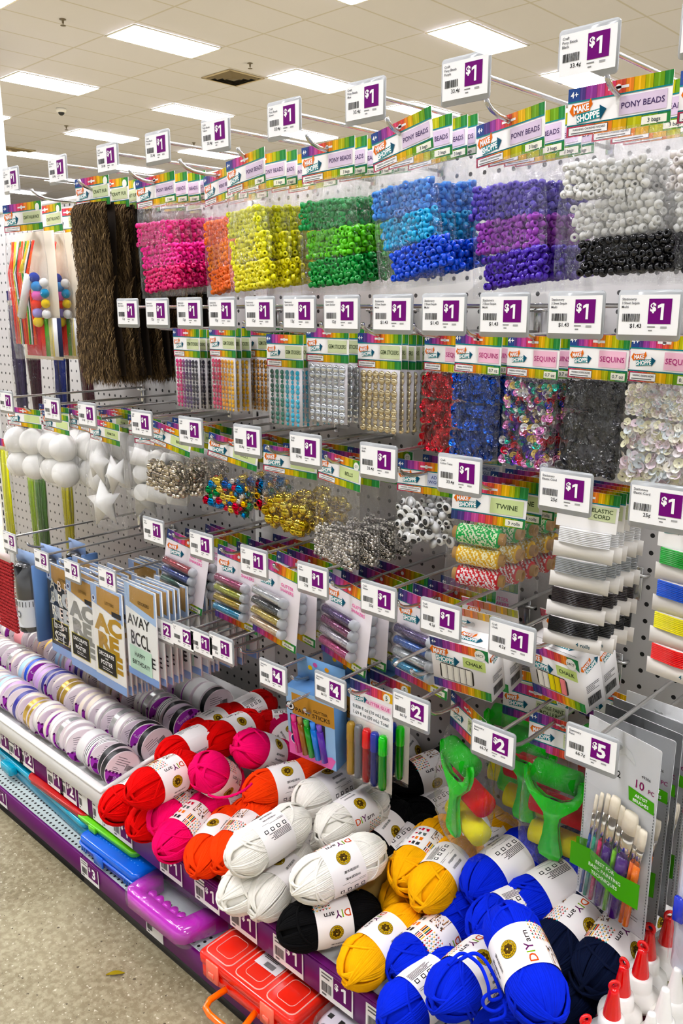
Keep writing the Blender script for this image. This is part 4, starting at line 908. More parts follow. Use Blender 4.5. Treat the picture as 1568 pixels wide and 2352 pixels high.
def brush_pack(seed=1):
    r = thing('artist_brush_pack'); W, H = .104, .245; A = Art()
    A.rect(-W/2, -H, W/2, 0, 'ffffff', 0); A.text('SMART', -W*.3, -.022, .006, '2a2c30', 2, rot=-.1); A.text('2', -W*.02, -.055, .008, '17191c', 2)
    A.text('49306', W*.34, -.042, .0035, '444444', 2); A.text('10', W*.27, -.054, .010, '7a1a50', 2); A.text('PC', W*.42, -.056, .005, '7a1a50', 2)
    A.poly([(W*.12, -.062), (W*.47, -.066), (W*.48, -.081), (W*.14, -.079)], '4c9a2c', 2); A.text('ARTIST', W*.3, -.069, .0038, 'ffffff', 3, w=W*.28); A.text('BRUSHES', W*.3, -.0755, .0038, 'ffffff', 3, w=W*.28)
    A.text('Brushes', W*.26, -.212, .004, '333333', 2); A.lines(W*.12, -.218, W*.3, 3, .001, .004, '888888')
    A.poly([(-W*.12, -.012), (W*.12, -.020), (W*.2, -.034), (W*.05, -.026), (-W*.05, -.03)], 'cfd2d2', 2)
    for i in range(40): A.rect(-W*.485, -.08-.004*i, -W*.475, -.0775-.004*i, '555a5a', 2); A.rect(W*.475, -.08-.004*i, W*.485, -.0775-.004*i, '555a5a', 2)
    mb = MB(); mb.extrude(round_poly(-W/2, -H, W/2, 0, .003), 0, .0008, C('e8eaea')); A.emit(mb); mb.build('white_pouch_card', M_CARD, r)
    for i, (x, zt, w, c, l) in enumerate(((-.036, -.112, .0022, '16408a', 'blue'), (-.029, -.105, .0026, '1c9a78', 'teal'), (-.020, -.102, .0030, 'c82860', 'red'), (-.009, -.100, .0062, '4a2078', 'wide purple'), (.002, -.106, .0034, '80c828', 'lime'), (.015, -.108, .0090, '4a2078', 'broad purple'), (.027, -.118, .0030, 'e8761c', 'slim orange'), (.034, -.120, .0050, 'f08020', 'orange'))):
        lean = -.010; z0 = -.150; mb = MB(); M = T(x+.019, -.006, 0, ry=.10)
        mb.tube([(0, 0, z0), (0, 0, z0-.02), (0, 0, -H+.008)], [w*.85, w*.9, w*.55+.001], 10, C(c), M=M); b = mb.build('brush', M_GLOSS, r, smooth=True, label=l+' paint brush')
        mb = MB(); mb.tube([(0, 0, z0-.001), (0, 0, z0+.012), (0, 0, zt-.008)], [w*.9, w*.95, w*1.15], 12, C('c9c2b6'), M=M @ Matrix.Diagonal((1, .5, 1, 1))); mb.build('ferrule', M_SHINY, b, smooth=True)
        mb = MB(); mb.tube([(0, 0, zt-.009), (0, 0, zt+.004), (0, 0, zt+.012), (0, 0, zt+.018)], [w*1.1, w*1.18, w*1.15, w*.95], 12, C('efe6d2'), M=M @ Matrix.Diagonal((1, .5, 1, 1))); mb.build('bristles', M_MATTE, b, smooth=True)
    B = Art(); B.poly([(-W*.5, -.166), (-W*.2, -.160), (W*.2, -.168), (W*.5, -.163), (W*.5, -.196), (W*.2, -.200), (-W*.2, -.192), (-W*.5, -.197)], '4c9a2c', 0)
    for i, t in enumerate(('BEST FOR', 'BASIC PAINTING', 'TECHNIQUES')): B.text(t, W*.02, -.171-.0085*i, .0045, 'e8f4dc', 1.5, w=W*.6)
    mb = MB(); B.emit(mb, M=T(0, -.0165, 0)); mb.build('green_band', M_CARD, r)
    film_part(r, W, W, -.085, -H+.004, .034, 'clear_front', seed, nv=16, wr=.001); return r
def bin_pack(seed=1):
    r = thing('plastic_tool_pack'); W, H = .09, .26
    card_part(r, W, .07, header_art(W, .07, '', 'blue', seed=seed))
    mb = MB(); mb.box((0, 0, -.175), (.075, .026, .17), C('d9dbe6'), bev=.006); mb.box((0, -.014, -.15), (.06, .004, .10), C('c9cce0'), bev=.002); mb.build('white_tool', M_GLOSS, r)
    mb = MB(); mb.box((-.03, -.016, -.175), (.012, .006, .03), C('2438c0'), bev=.001); mb.build('blue_clip', M_GLOSS, r)
    film_part(r, W, W, -.07, -H, .045, 'clear_shell', seed, mat=M_RIGID, wr=.0008); return r

# ------------------------------------------------------------------ hanging everything
def hang(proto, X, Y, Z, yaw, n, dy, lb, group, cat, seed=0, jit=4, dx=0, yaws=None, roll=0, tilt=0, dz=-.0008):
    """proto at the front, n-1 copies behind it towards the board"""
    rg = random.Random(seed)
    for i in range(n):
        o = proto if i == 0 else dup(proto)
        y = Y+dy*i*(1+rg.uniform(-.15, .15)); a = yaw if i == 0 else (yaws[i-1] if yaws and i-1 < len(yaws) else yaw*.4+rg.uniform(-jit, jit))
        o.location = (X+dx*i, min(y, -.012), Z+dz*i); o.rotation_euler = (tilt, (-math.radians(roll)*(1 if i == 0 else .45))+rg.uniform(-.015, .015)*(i > 0), math.radians(a))
        l = lb+(', frontmost on its hook' if i == 0 else ', '+ORD[i]+' from the front') if n > 1 else lb
        tag(o, l, cat, group if n > 1 else None)
BG = 'pony bead bags of the top row'
def bag(cols, X, Y, Z, yaw, n, lb, seed, dy=.028, yaws=None, roll=0): hang(pony_bag(cols, seed=seed), X, Y, Z, yaw, n, dy, lb, BG, 'bead bag', seed, yaws=yaws, roll=roll, dz=.0032)
bag(['e83c90', 'f03c9a', 'd81c70'], -.802, -.247, 1.280, 1, 6, 'bag of bright pink pony beads', 1, dy=.026, roll=2.6)
bag(['f57a1e', 'f58c2a', 'f0782a'], -.663, -.222, 1.276, -14, 3, 'bag of orange pony beads', 2, roll=3)
bag(['dfe02a', 'e6e23c', 'e6dc3a'], -.524, -.283, 1.277, -11, 5, 'bag of yellow pony beads', 3, dy=.034, roll=3)
bag(['1d9c52', '6cc940', '1f9440'], -.384, -.256, 1.280, -6, 6, 'bag of green pony beads', 4, dy=.024, roll=.5)
bag(['4b8fe0', '3aa8d8', '1f4fd0'], -.245, -.271, 1.285, -9.6, 4, 'bag of blue pony beads', 5, dy=.034, yaws=[-6, -10, -4], roll=7.7)
bag(['5a48b4', '9a48b4', '4a28a8'], -.103, -.249, 1.275, -15, 4, 'bag of purple pony beads', 6, dy=.034, roll=3.3)
bag(['f2f2ef', 'clear', '121214'], .037, -.268, 1.284, -1, 4, 'bag of white, clear and black pony beads', 7, dy=.05)
bag(['f2ecea', 'clear', '1a1a1c'], .150, -.262, 1.284, -6, 2, 'bag of white pony beads cut by the right edge', 8, dy=.05)
hang(fur_piece(1), -.963, -.270, 1.292, 2, 6, .040, 'long brown craft fur sheet', 'brown craft fur sheets', 'craft fur', 3, jit=10)
hang(value_pack(1), -1.175, -.300, 1.262, 5, 5, .05, 'craft value pack with pompoms and felt', 'craft value packs at the far left', 'craft pack', 4, jit=5)
for i, (x, y, c) in enumerate(((-1.33, -.26, '2a1c48'), (-1.36, -.21, '4a1830'), (-1.34, -.16, '1c3080'), (-1.40, -.12, '241838'), (-1.34, -.09, '5a1828'))):
    o = stem_pack(c, i); o.location = (x, y, 1.10); tag(o, f'pack of {["dark purple", "maroon", "blue", "black purple", "dark red"][i]} chenille stems below the value packs', 'stem pack', 'dark stem packs below the value packs')
for i, (x, y, c, n) in enumerate(((-1.66, -.16, 'c8c81e', 'yellow'), (-1.60, -.12, '8fae2a', 'lime'), (-1.52, -.14, '4f7a34', 'green'), (-1.46, -.10, 'b8b02a', 'olive'))):
    o = stem_pack(c, i+9); o.location = (x, y, .735); tag(o, f'pack of {n} chenille stems deep under the foam balls', 'stem pack', 'green and yellow stem packs')
GG = 'gem sticker packs'
hang(gem_pack(['d83880', '8a3a80', '4a3060', '2a2438'], seed=1, n=7), -.700, -.270, 1.030, -4, 9, .013, 'pink to purple gem sticker pack', GG, 'gem stickers', 1, jit=3)
hang(gem_pack(['d04870', 'd02848', 'e8a020', 'e8b428'], seed=2, n=7), -.601, -.273, 1.034, -8, 3, .012, 'red and gold gem sticker pack', GG, 'gem stickers', 2)
hang(gem_pack(['a8742c'], seed=3, n=7, metal=True), -.560, -.235, 1.034, -3, 14, .012, 'bronze gem sticker card', GG, 'gem stickers', 3, jit=2)
hang(gem_pack(['1c4a40', '14705c', '2a98a8', '3ab0d0'], seed=4, n=6), -.439, -.289, 1.026, -2, 4, .02, 'teal and green gem sticker pack', GG, 'gem stickers', 4)
hang(gem_pack(['d4d8dc'], seed=5, n=6, rows=9, rad=.0054, metal=True, W=.086), -.360, -.282, 1.036, -3, 5, .025, 'clear round gem sticker pack', GG, 'gem stickers', 5)
hang(gem_pack(['d8c8a4'], seed=6, n=6, rows=10, rad=.0048, metal=True), -.283, -.261, 1.030, -2, 9, .014, 'pearl gold gem sticker pack', GG, 'gem stickers', 6, jit=4)
SG = 'sequin packs'
def seq(cols, X, Y, Z, n, lb, seed, dy=.03, **k): hang(sequin_pack(cols, seed, **k), X, Y, Z, -7, n, dy, lb, SG, 'sequin pack', seed, roll=-1)
seq(['d01c38', 'c01830', 'a81428'], -.190, -.240, 1.030, 2, 'pack of red sequins', 1)
seq(['1848a8', '1c58c0', '143c90'], -.120, -.268, 1.033, 3, 'pack of blue sequins', 2)
seq(['c82040', 'e8e8f0', '2838b0', '18a088', 'e890c8', 'd8c078', '602a90', 'f4f4f4'], -.043, -.271, 1.032, 4, 'pack of multicolour sequins', 3, pouches=2)
seq(['26262a', '1c1c20', '303036'], .041, -.279, 1.035, 4, 'pack of black sequins', 4, foil=False)
seq(['f4ecdc', 'f8f0f0', 'e8f0f4', 'f4e0e8', 'f4f0d0'], .117, -.292, 1.036, 2, 'pack of iridescent white sequins', 5, foil=False)
# third row
FG = 'craft bags of the third row'
def h3(p, X, Y, Z, yaw, n, dy, lb, cat, seed=1, **k): hang(p, X, Y, Z, yaw, n, dy, lb, FG, cat, seed, **k)
h3(foam_bag('ball', 1), -1.275, -.285, .855, 4, 3, .065, 'clear bag of round white foam balls at the left edge', 'foam bag')
h3(foam_bag('ball', 6), -1.165, -.270, .852, -6, 3, .065, 'clear bag of round white foam balls left of the eggs', 'foam bag', 2)
h3(foam_bag('egg', 2), -1.085, -.235, .855, -12, 3, .06, 'clear bag of white foam eggs', 'foam bag', 3)
h3(foam_bag('star', 3), -.925, -.300, .860, -8, 2, .09, 'clear bag of white foam stars', 'foam bag', 4)
h3(foam_bag('cyl', 4), -.825, -.250, .858, 6, 2, .08, 'clear bag of white foam discs', 'foam bag', 5)
h3(bag_of('b', .105, .135, .040, 'BELLS', 'green', 3, fill_bells(['c8bca4', '9a9080', 'e0d8c8'], [.0065, .005, .004], .088, .060, -.088, .0095, layers=3), name='bell_bag'), -.728, -.289, .866, 5, 4, .03, 'bag of silver jingle bells', 'bell bag', 6, roll=-10)
h3(bag_of('b', .110, .140, .040, 'BELLS', 'green', 4, fill_bells(['c02838', '1c78b8', '2a8a50', 'd8c060', 'd8d0c8', 'e0b040', '2050a0'], [.0085, .006, .0045], .092, .066, -.088, .0115, layers=2), name='bell_bag'), -.600, -.257, .854, 8, 3, .045, 'bag of multicolour jingle bells', 'bell bag', 7, roll=-9)
h3(bag_of('b', .108, .142, .042, 'BELLS', 'green', 5, fill_bells(['c8b050', 'd8c468', 'b89c40'], [.0095, .0085, .0045], .09, .066, -.098, .0135, layers=2), name='bell_bag'), -.473, -.250, .853, 7, 3, .045, 'bag of gold jingle bells', 'bell bag', 8, roll=-2)
h3(bag_of('b', .100, .165, .044, 'BELLS', 'green', 6, fill_bells(['b8b4ac', '8a8680', 'dcd8d0'], [.0028, .0034], .094, .052, -.134, .0052, layers=3, slump=.25), small='CT', name='bell_bag'), -.351, -.267, .859, -9, 4, .035, 'bag of tiny silver bells', 'bell bag', 9, roll=-3)
h3(bag_of('b', .092, .130, .044, 'ADHESIVE|WIGGLE EYES', 'blue', 7, fill_eyes, name='wiggle_eye_bag'), -.219, -.235, .861, 8, 3, .05, 'bag of black and white wiggle eyes', 'eye bag', 10)
h3(twine_pack(1), -.094, -.268, .855, 18, 5, .036, 'pack of green, yellow and red twine', 'twine pack', 11, roll=-3)
h3(cord_card(['e9e9ea', '9c9fa0', '1c1214', '070707'], ['white', 'grey', 'dark brown', 'black'], 1), .042, -.278, .866, 14, 5, .018, 'card of white, grey and black elastic cord', 'elastic cord', 12, jit=6, roll=-3)
h3(cord_card(['1fa040', '1c5cd8', 'f0e820', 'e01828'], ['green', 'blue', 'yellow', 'red'], 2), .152, -.275, .862, -8, 2, .03, 'card of green, blue, yellow and red cord', 'elastic cord', 13)
# fourth row
KG = 'glitter shaker cards'
for X, Y, Z, yaw, ro, n, cc, ll, lb in ((-.728, -.262, .664, 10, -12, 4, ['8a2a34', '2a3c78', '1f4a3c', 'd8dce0'], ['dark red', 'navy', 'dark green', 'silver'], 'card of red, navy and green glitter shakers'), (-.594, -.257, .664, 4, -6, 5, ['8a3058', '9aa040', 'a8902c', '2c88b0'], ['plum', 'olive', 'gold', 'blue'], 'card of plum, olive, gold and blue glitter shakers'),
    (-.465, -.284, .677, -1, -7, 5, ['c4c8cc', '3c4042', 'b09a50', 'c8a88c'], ['silver', 'charcoal', 'gold', 'rose gold'], 'card of silver, charcoal and gold glitter shakers'), (-.339, -.256, .667, -6, -7.7, 5, ['3c2058', '6a2050', 'b8b0bc', 'b84878'], ['violet', 'plum', 'silver', 'pink'], 'card of violet, silver and pink glitter shakers'), (-.210, -.244, .672, -7, -2, 5, ['3a2a58', '1c4a90', 'b4bcc0', '2480a8'], ['violet', 'blue', 'silver', 'teal'], 'card of violet, blue and teal glitter shakers')):
    hang(shaker_card(cc, ll, int(-X*100)), X, Y, Z, yaw, n, .034, lb, KG, 'glitter shakers', int(-X*50), jit=6, roll=ro)
hang(chalk_box(['f0ede2']*5, 1), -.115, -.296, .650, 5, 2, .042, 'white box of white chalk sticks', 'white chalk boxes', 'chalk box', 3, jit=3, tilt=.22)
hang(chalk_box(['f0ede2', 'f0ede2', 'f0e040', 'f0d84a', 'f09090'], 2), -.013, -.245, .655, -12, 2, .045, 'white box of coloured chalk sticks', 'coloured chalk boxes', 'chalk box', 4, jit=3, roll=2, tilt=.26)
# left end of the lower rows
hang(tube_pack(1), -1.262, -.315, .545, 4, 3, .055, 'black capped tube in a clear blister', 'black tube packs at the far left', 'tube pack', 5)
o = red_pack(); o.location = (-1.352, -.33, .53); tag(o, 'red mesh pack cut by the left edge of the picture', 'mesh pack')
hang(letter_pack('c0c4c8', 3, dark=True), -1.135, -.305, .535, 0, 3, .03, 'black pack of silver foil letters', 'black foil letter packs', 'letter pack', 6, jit=2)
hang(letter_pack('8c8c88', 1), -1.022, -.322, .540, -1, 10, .022, 'grey glitter letter pack', 'grey letter packs', 'letter pack', 7, jit=1.5)
hang(letter_pack('b08a14', 2), -.900, -.335, .548, -1, 9, .010, 'gold glitter letter pack', 'gold letter packs', 'letter pack', 8, jit=1)
hang(sticker_pack(1), -.768, -.345, .583, -2, 20, .0125, 'black alphabet sticker pack', 'alphabet sticker packs', 'sticker pack', 9, jit=1)
# lowest row
hang(paint_box(1), -.395, -.290, .500, 10, 4, .045, 'blue box of glitter paint sticks', 'blue paint stick boxes', 'paint stick box', 1, jit=3, roll=-4, tilt=.16)
hang(glitter_glue(1), -.300, -.252, .515, 0, 2, .05, 'glitter glue pack with five capped tubes', 'glitter glue packs', 'glue pack', 2)
RG = 'sponge roller packs'
o = roller_pack(1); o.location = (-.135, -.238, .535); o.rotation_euler = (0, .02, math.radians(-26)); tag(o, 'left sponge roller pack with twisted green handle', 'roller pack', RG)
for (x, y, z, a, l) in ((-.075, -.165, .555, 4, 'middle sponge roller pack hanging furthest back'), (-.020, -.185, .532, 3, 'right sponge roller pack beside the brush pack'), (-.150, -.09, .535, 8, 'sponge roller pack hidden behind the left one'), (-.01, -.07, .54, -6, 'sponge roller pack hidden behind the right one')):
    q = dup(o); q.location = (x, y, z); q.rotation_euler = (0, 0, math.radians(a)); tag(q, l, 'roller pack', RG)
hang(brush_pack(1), .096, -.260, .588, -15, 6, .022, 'white pack of ten artist brushes', 'artist brush packs', 'brush pack', 5, jit=3)
hang(bin_pack(1), .222, -.285, .60, -6, 2, .05, 'clear pack of white tools at the right edge', 'clear packs at the right edge', 'tool pack', 6)
# ------------------------------------------------------------------ ribbon tray on the left shelf
TX1 = -.790
def tray():
    r = thing('ribbon_tray', (TX1-.45, -.25, ZS), label='long white sloping tray full of ribbon spools on the left shelf', cat='tray')
    Mi = Matrix.Translation((-(TX1-.45), .25, -ZS)); x0 = -1.95; L = TX1-x0
    def zt(y): return .200+(y+.43)/.35*.072          # top edge height, front low and back high
    mb = MB(); w = .006
    # bottom, front lip, end wall and back wall
    V = [(x0, -.43, ZS+.006), (TX1, -.43, ZS+.006), (TX1, -.075, ZS+.062), (x0, -.075, ZS+.062)]; V += [(a, b, c-.004) for a, b, c in V]
    F = [[0, 1, 2, 3], [7, 6, 5, 4], [0, 4, 5, 1], [1, 5, 6, 2], [2, 6, 7, 3], [3, 7, 4, 0]]
    mb.add(V, F); o = mb.build('tray_floor', M_WHITE, r); o.matrix_local = Mi
    mb = MB(); mb.box(((x0+TX1)/2, -.4315, (ZS+.001+.205)/2), (L, .005, .205-ZS-.001), bev=.001); mb.box(((x0+TX1)/2, -.428, .207), (L, .016, .006), bev=.002); mb.build('front_lip', M_WHITE, r).matrix_local = Mi
    for xe, nm in ((TX1, 'end_wall'), (x0, 'end_wall')):
        mb = MB(); V = [(xe, -.43, ZS+.002), (xe, -.073, ZS+.004), (xe, -.073, .276), (xe, -.43, .207)]; V += [(a-.004, b, c) for a, b, c in V]; mb.add(V, [[0, 1, 2, 3], [7, 6, 5, 4], [0, 4, 5, 1], [1, 5, 6, 2], [2, 6, 7, 3], [3, 7, 4, 0]])
        mb.tube([(xe-.002, -.43, .208), (xe-.002, -.073, .277)], .005, 8); mb.build(nm, M_WHITE, r).matrix_local = Mi
    mb = MB(); mb.box(((x0+TX1)/2, -.073, (ZS+.276)/2), (L, .005, .276-ZS-.004)); mb.build('back_wall', M_WHITE, r).matrix_local = Mi
tray()
SPOOLS = {}
def spool_face(seed, purple):
    A = Art(); R = .0345; pts = lambda a0, a1: [(R*math.cos(a), R*math.sin(a)) for a in np.linspace(a0, a1, 22)]
    A.circle(0, 0, R, 'f3e8ec', 1, 36)
    if purple:
        A.poly(pts(PI*1.08, PI*1.92), 'a742b4', 2)
        for i in range(9): a = -R*.94+R*1.88*i/8; A.circle(a, -R*.26, R*.075, '5a1a5e', 3, 10)
        A.text('ribbon', 0, -R*.52, R*.22, 'e6c2ea', 3, w=R*1.1); A.text('2', R*.42, -R*.7, R*.2, 'f4e0f4', 3); A.rect(-R*.62, -R*.78, -R*.34, -R*.46, '5a1a5e', 3.2)
    A.lines(-R*.6, R*.62, R*.9, 4, R*.035, R*.13, '777077', 2, seed); A.barcode(R*.1, R*.0, R*.5, R*.3, 2, seed=seed); A.lines(-R*.66, R*.02, R*.5, 3, R*.03, R*.1, '777077', 2, seed)
    return A
def ribbon_mat(kind, col):
    key = kind+col
    if key in SPOOLS: return SPOOLS[key]
    if kind == 'dot':
        m = perforated('dotted_ribbon', '141214', .4, 0, 0, .0052, .0015, axes=(0, 2), dark='f2f0ee')
        N, L = nodes(m); t = [n for n in N if n.bl_idname == 'ShaderNodeTexCoord'][0]; s = [n for n in N if n.bl_idname == 'ShaderNodeSeparateXYZ'][0]; L.new(t.outputs['UV'], s.inputs[0])
    elif kind == 'foil': m = principled('ribbon_'+key, col, rough=.22, metal=.6)
    else: m = principled('ribbon_'+key, col, rough=.4, spec=.4, bump=(900, .1, .0004))
    SPOOLS[key] = m; return m
def ribbon_spool(kind, col, t, seed, purple=True, R=.0360, rr=.0353):
    r = thing('ribbon_spool'); mb = MB(); M = Matrix.Rotation(PI/2, 4, 'Y')
    if kind == 'dot':
        mb.lathe([(rr, -t/2), (rr, t/2)], 1, cap=False) if False else None
        n = 40
        V = [(rr*math.cos(2*PI*j/n), rr*math.sin(2*PI*j/n), z) for z in (-t/2, t/2) for j in range(n)]
        mb.add(V, [[j, (j+1) % n, (j+1) % n+n, j+n] for j in range(n)], C(col), 0, M)
    else: mb.lathe([(rr, -t/2), (rr, t/2)], 40, C(col), M=M, cap=False)
    o = mb.build('ribbon', ribbon_mat(kind, col), r, smooth=True)
    if kind == 'dot':
        uv = o.data.uv_layers.new(name='UVMap')
        for p in o.data.polygons:
            for li, vi in zip(p.loop_indices, p.vertices):
                v = o.data.vertices[vi].co; a = math.atan2(v.y, v.z)
                if p.index == n-1 or True:
                    c = p.center; ca = math.atan2(c.y, c.z); 
                    while a-ca > PI: a -= 2*PI
                    while a-ca < -PI: a += 2*PI
                uv.data[li].uv = (v.x+.001, 0); uv.data[li].uv = (v.x, a*rr)
        s = [n_ for n_ in ribbon_mat(kind, col).node_tree.nodes if n_.bl_idname == 'ShaderNodeSeparateXYZ'][0]
    for sx, nm in ((1, 'label_flange'), (-1, 'flange')):
        mb = MB(); mb.lathe([(.006, -.0005), (R, -.0005), (R+.0002, 0), (R, .0005), (.006, .0005)], 40, C('ddd3d6'), M=T(sx*(t/2+.0005), 0, 0) @ M, cap=False)
        spool_face(seed, purple).emit(mb, fn=(lambda x, y, l: (t/2+.0010+l, x, y)) if sx > 0 else (lambda x, y, l: (-t/2-.0010-l, -x, y)), eps=.00012)
        mb.build(nm, M_CARD, r)
    return r
def spool_rows():
    B, D, S, W_, G, NV, CR, GD, PK, LB, RB, PU, CL, YL = ('satin', '141316', 'black'), ('dot', '141214', 'dotted'), ('foil', 'c9c9c6', 'silver'), ('satin', 'ece9e4', 'white'), ('satin', 'a9a9a4', 'grey'), ('satin', '2b2a86', 'navy blue'), ('satin', 'e8dccb', 'cream'), ('foil', 'c9a85a', 'gold'), ('satin', 'e9a3a8', 'pink'), ('satin', 'a9cbe0', 'light blue'), ('satin', '1a50c8', 'royal blue'), ('satin', '4a2f9c', 'violet'), ('satin', 'd9d8d6', 'sheer white'), ('satin', 'f2c21c', 'yellow')
    LV = ('satin', 'c7a3d4', 'lavender')
    rows = [('front row', -.378, -.800, [B, B, D, D, CL, W_, W_, S, W_, W_, CR, CR, W_, GD, GD, CR, NV, NV, LV, W_, LB, LB, W_, CR]),
            ('second row', -.298, -.808, [B, B, D, W_, S, S, W_, W_, CR, CR, CR, W_, GD, GD, CR, NV, NV, LV, LV, W_, RB, LB, W_, CR]),
            ('third row', -.218, -.812, [B, B, D, S, S, W_, W_, PK, GD, W_, W_, CR, GD, CR, CR, PU, NV, LV, LV, W_, LB, LB, W_, YL, YL]),
            ('back row', -.138, -.815, [B, CL, CL, G, LV, W_, GD, W_, CR, GD, W_, PU, LV, W_, LB, W_, GD, CR, YL, YL, YL])]
    cache = {}; used = {}; rg = random.Random(4)
    for rname, y, xr, seq in rows:
        seq = seq+seq[4:]; x = xr; counts = {}
        for i, (kind, col, cn) in enumerate(seq):
            if x < -1.80: break
            t = {'pink': .042, 'sheer white': .026, 'silver': .016, 'grey': .024}.get(cn, [.0095, .013, .017][rg.randint(0, 2)])
            if cn in ('black', 'navy blue', 'dotted'): t = .0155
            key = (cn, t, rg.randint(0, 1) if cn not in ('pink',) else 0)
            if key not in cache: o = cache[key] = ribbon_spool(kind, col, t, hash(cn) % 97 if False else len(cache)*3+1, purple=True)
            else: o = dup(cache[key])
            turn = rg.uniform(-.12, .0); g = 0
            if rg.random() < .30 and i > 0: turn = rg.uniform(-.5, -.28); g = .008
            x -= t/2+.0016+g; z = ZS+.0105+.0365+(y+.43)*.158; lean = rg.uniform(-.10, .02)
            o.location = (x, y+rg.uniform(-.004, .004), z+rg.uniform(0, .002)); o.rotation_euler = (rg.choice([.3, .5, -.6, .9, 3.6, 0]), 0, turn); x -= t/2+.0016+.0020
            counts[cn] = counts.get(cn, 0)+1; k = counts[cn]; nth = '' if seq.count((kind, col, cn)) == 1 else (ORD[k-1] if k > 1 else 'first')+' '
            tag(o, f'spool of {cn} ribbon in the {rname}, {nth+"of its colour from the right" if nth else "only one of its colour there"}', 'ribbon spool', 'ribbon spools in the white tray')
spool_rows()
# ------------------------------------------------------------------ yarn
def skein_meshes(seed, L=.146, R=.0350):
    rg = random.Random(seed); mb = MB()
    def shape(p, rr=1.0):
        px = max(-1, min(1, p[0])); k = ((1-abs(px)**3.3)**.5)/max(1e-4, (1-px*px)**.5); k = min(k, 1.9)
        sq = 1-.15/(1+math.exp((abs(px)-.40)*26))
        return (p[0]*L/2*rr, p[1]*R*k*rr*sq, p[2]*R*k*rr*sq)
    # soft core
    V = []; n, m = 24, 18
    for i in range(m+1):
        a = PI*i/m
        for j in range(n): b = 2*PI*j/n; V.append(shape((math.cos(a), math.sin(a)*math.cos(b), math.sin(a)*math.sin(b)), .965))
    i = np.arange(m)[:, None]; j = np.arange(n)[None]; j2 = (j+1) % n
    mb.add(V, np.stack([i*n+j, i*n+j2, (i+1)*n+j2, (i+1)*n+j], -1).reshape(-1, 4))
    phi = rg.random(); be = 0; N_ = 44
    for k in range(N_):
        if k % 9 == 0: be = rg.uniform(-.3, .3)
        f = PI*k/N_+phi; b = be+rg.uniform(-.015, .015); lay = 1.0+.022*((k//9) % 3)+rg.uniform(0, .012)
        P = []
        for t in np.linspace(0, 2*PI, 33)[:-1]:
            u = (math.cos(b), -math.sin(b)*math.sin(f), math.sin(b)*math.cos(f)); v = (0, math.cos(f), math.sin(f))
            P.append(shape(tuple(u[q]*math.cos(t)+v[q]*math.sin(t) for q in range(3)), lay))
        mb.tube(P, .00175, 6, closed=True)
    # a few loose strands wrapped aslant
    for k in range(3):
        b = rg.uniform(.7, 1.2)*rg.choice([-1, 1]); f = rg.uniform(0, PI); P = []
        for t in np.linspace(0, 2*PI, 41)[:-1]:
            u = (math.cos(b), -math.sin(b)*math.sin(f), math.sin(b)*math.cos(f)); v = (0, math.cos(f), math.sin(f)); P.append(shape(tuple(u[q]*math.cos(t)+v[q]*math.sin(t) for q in range(3)), 1.045))
        mb.tube(P, .0019, 5, closed=True)
    return mb
LION = None
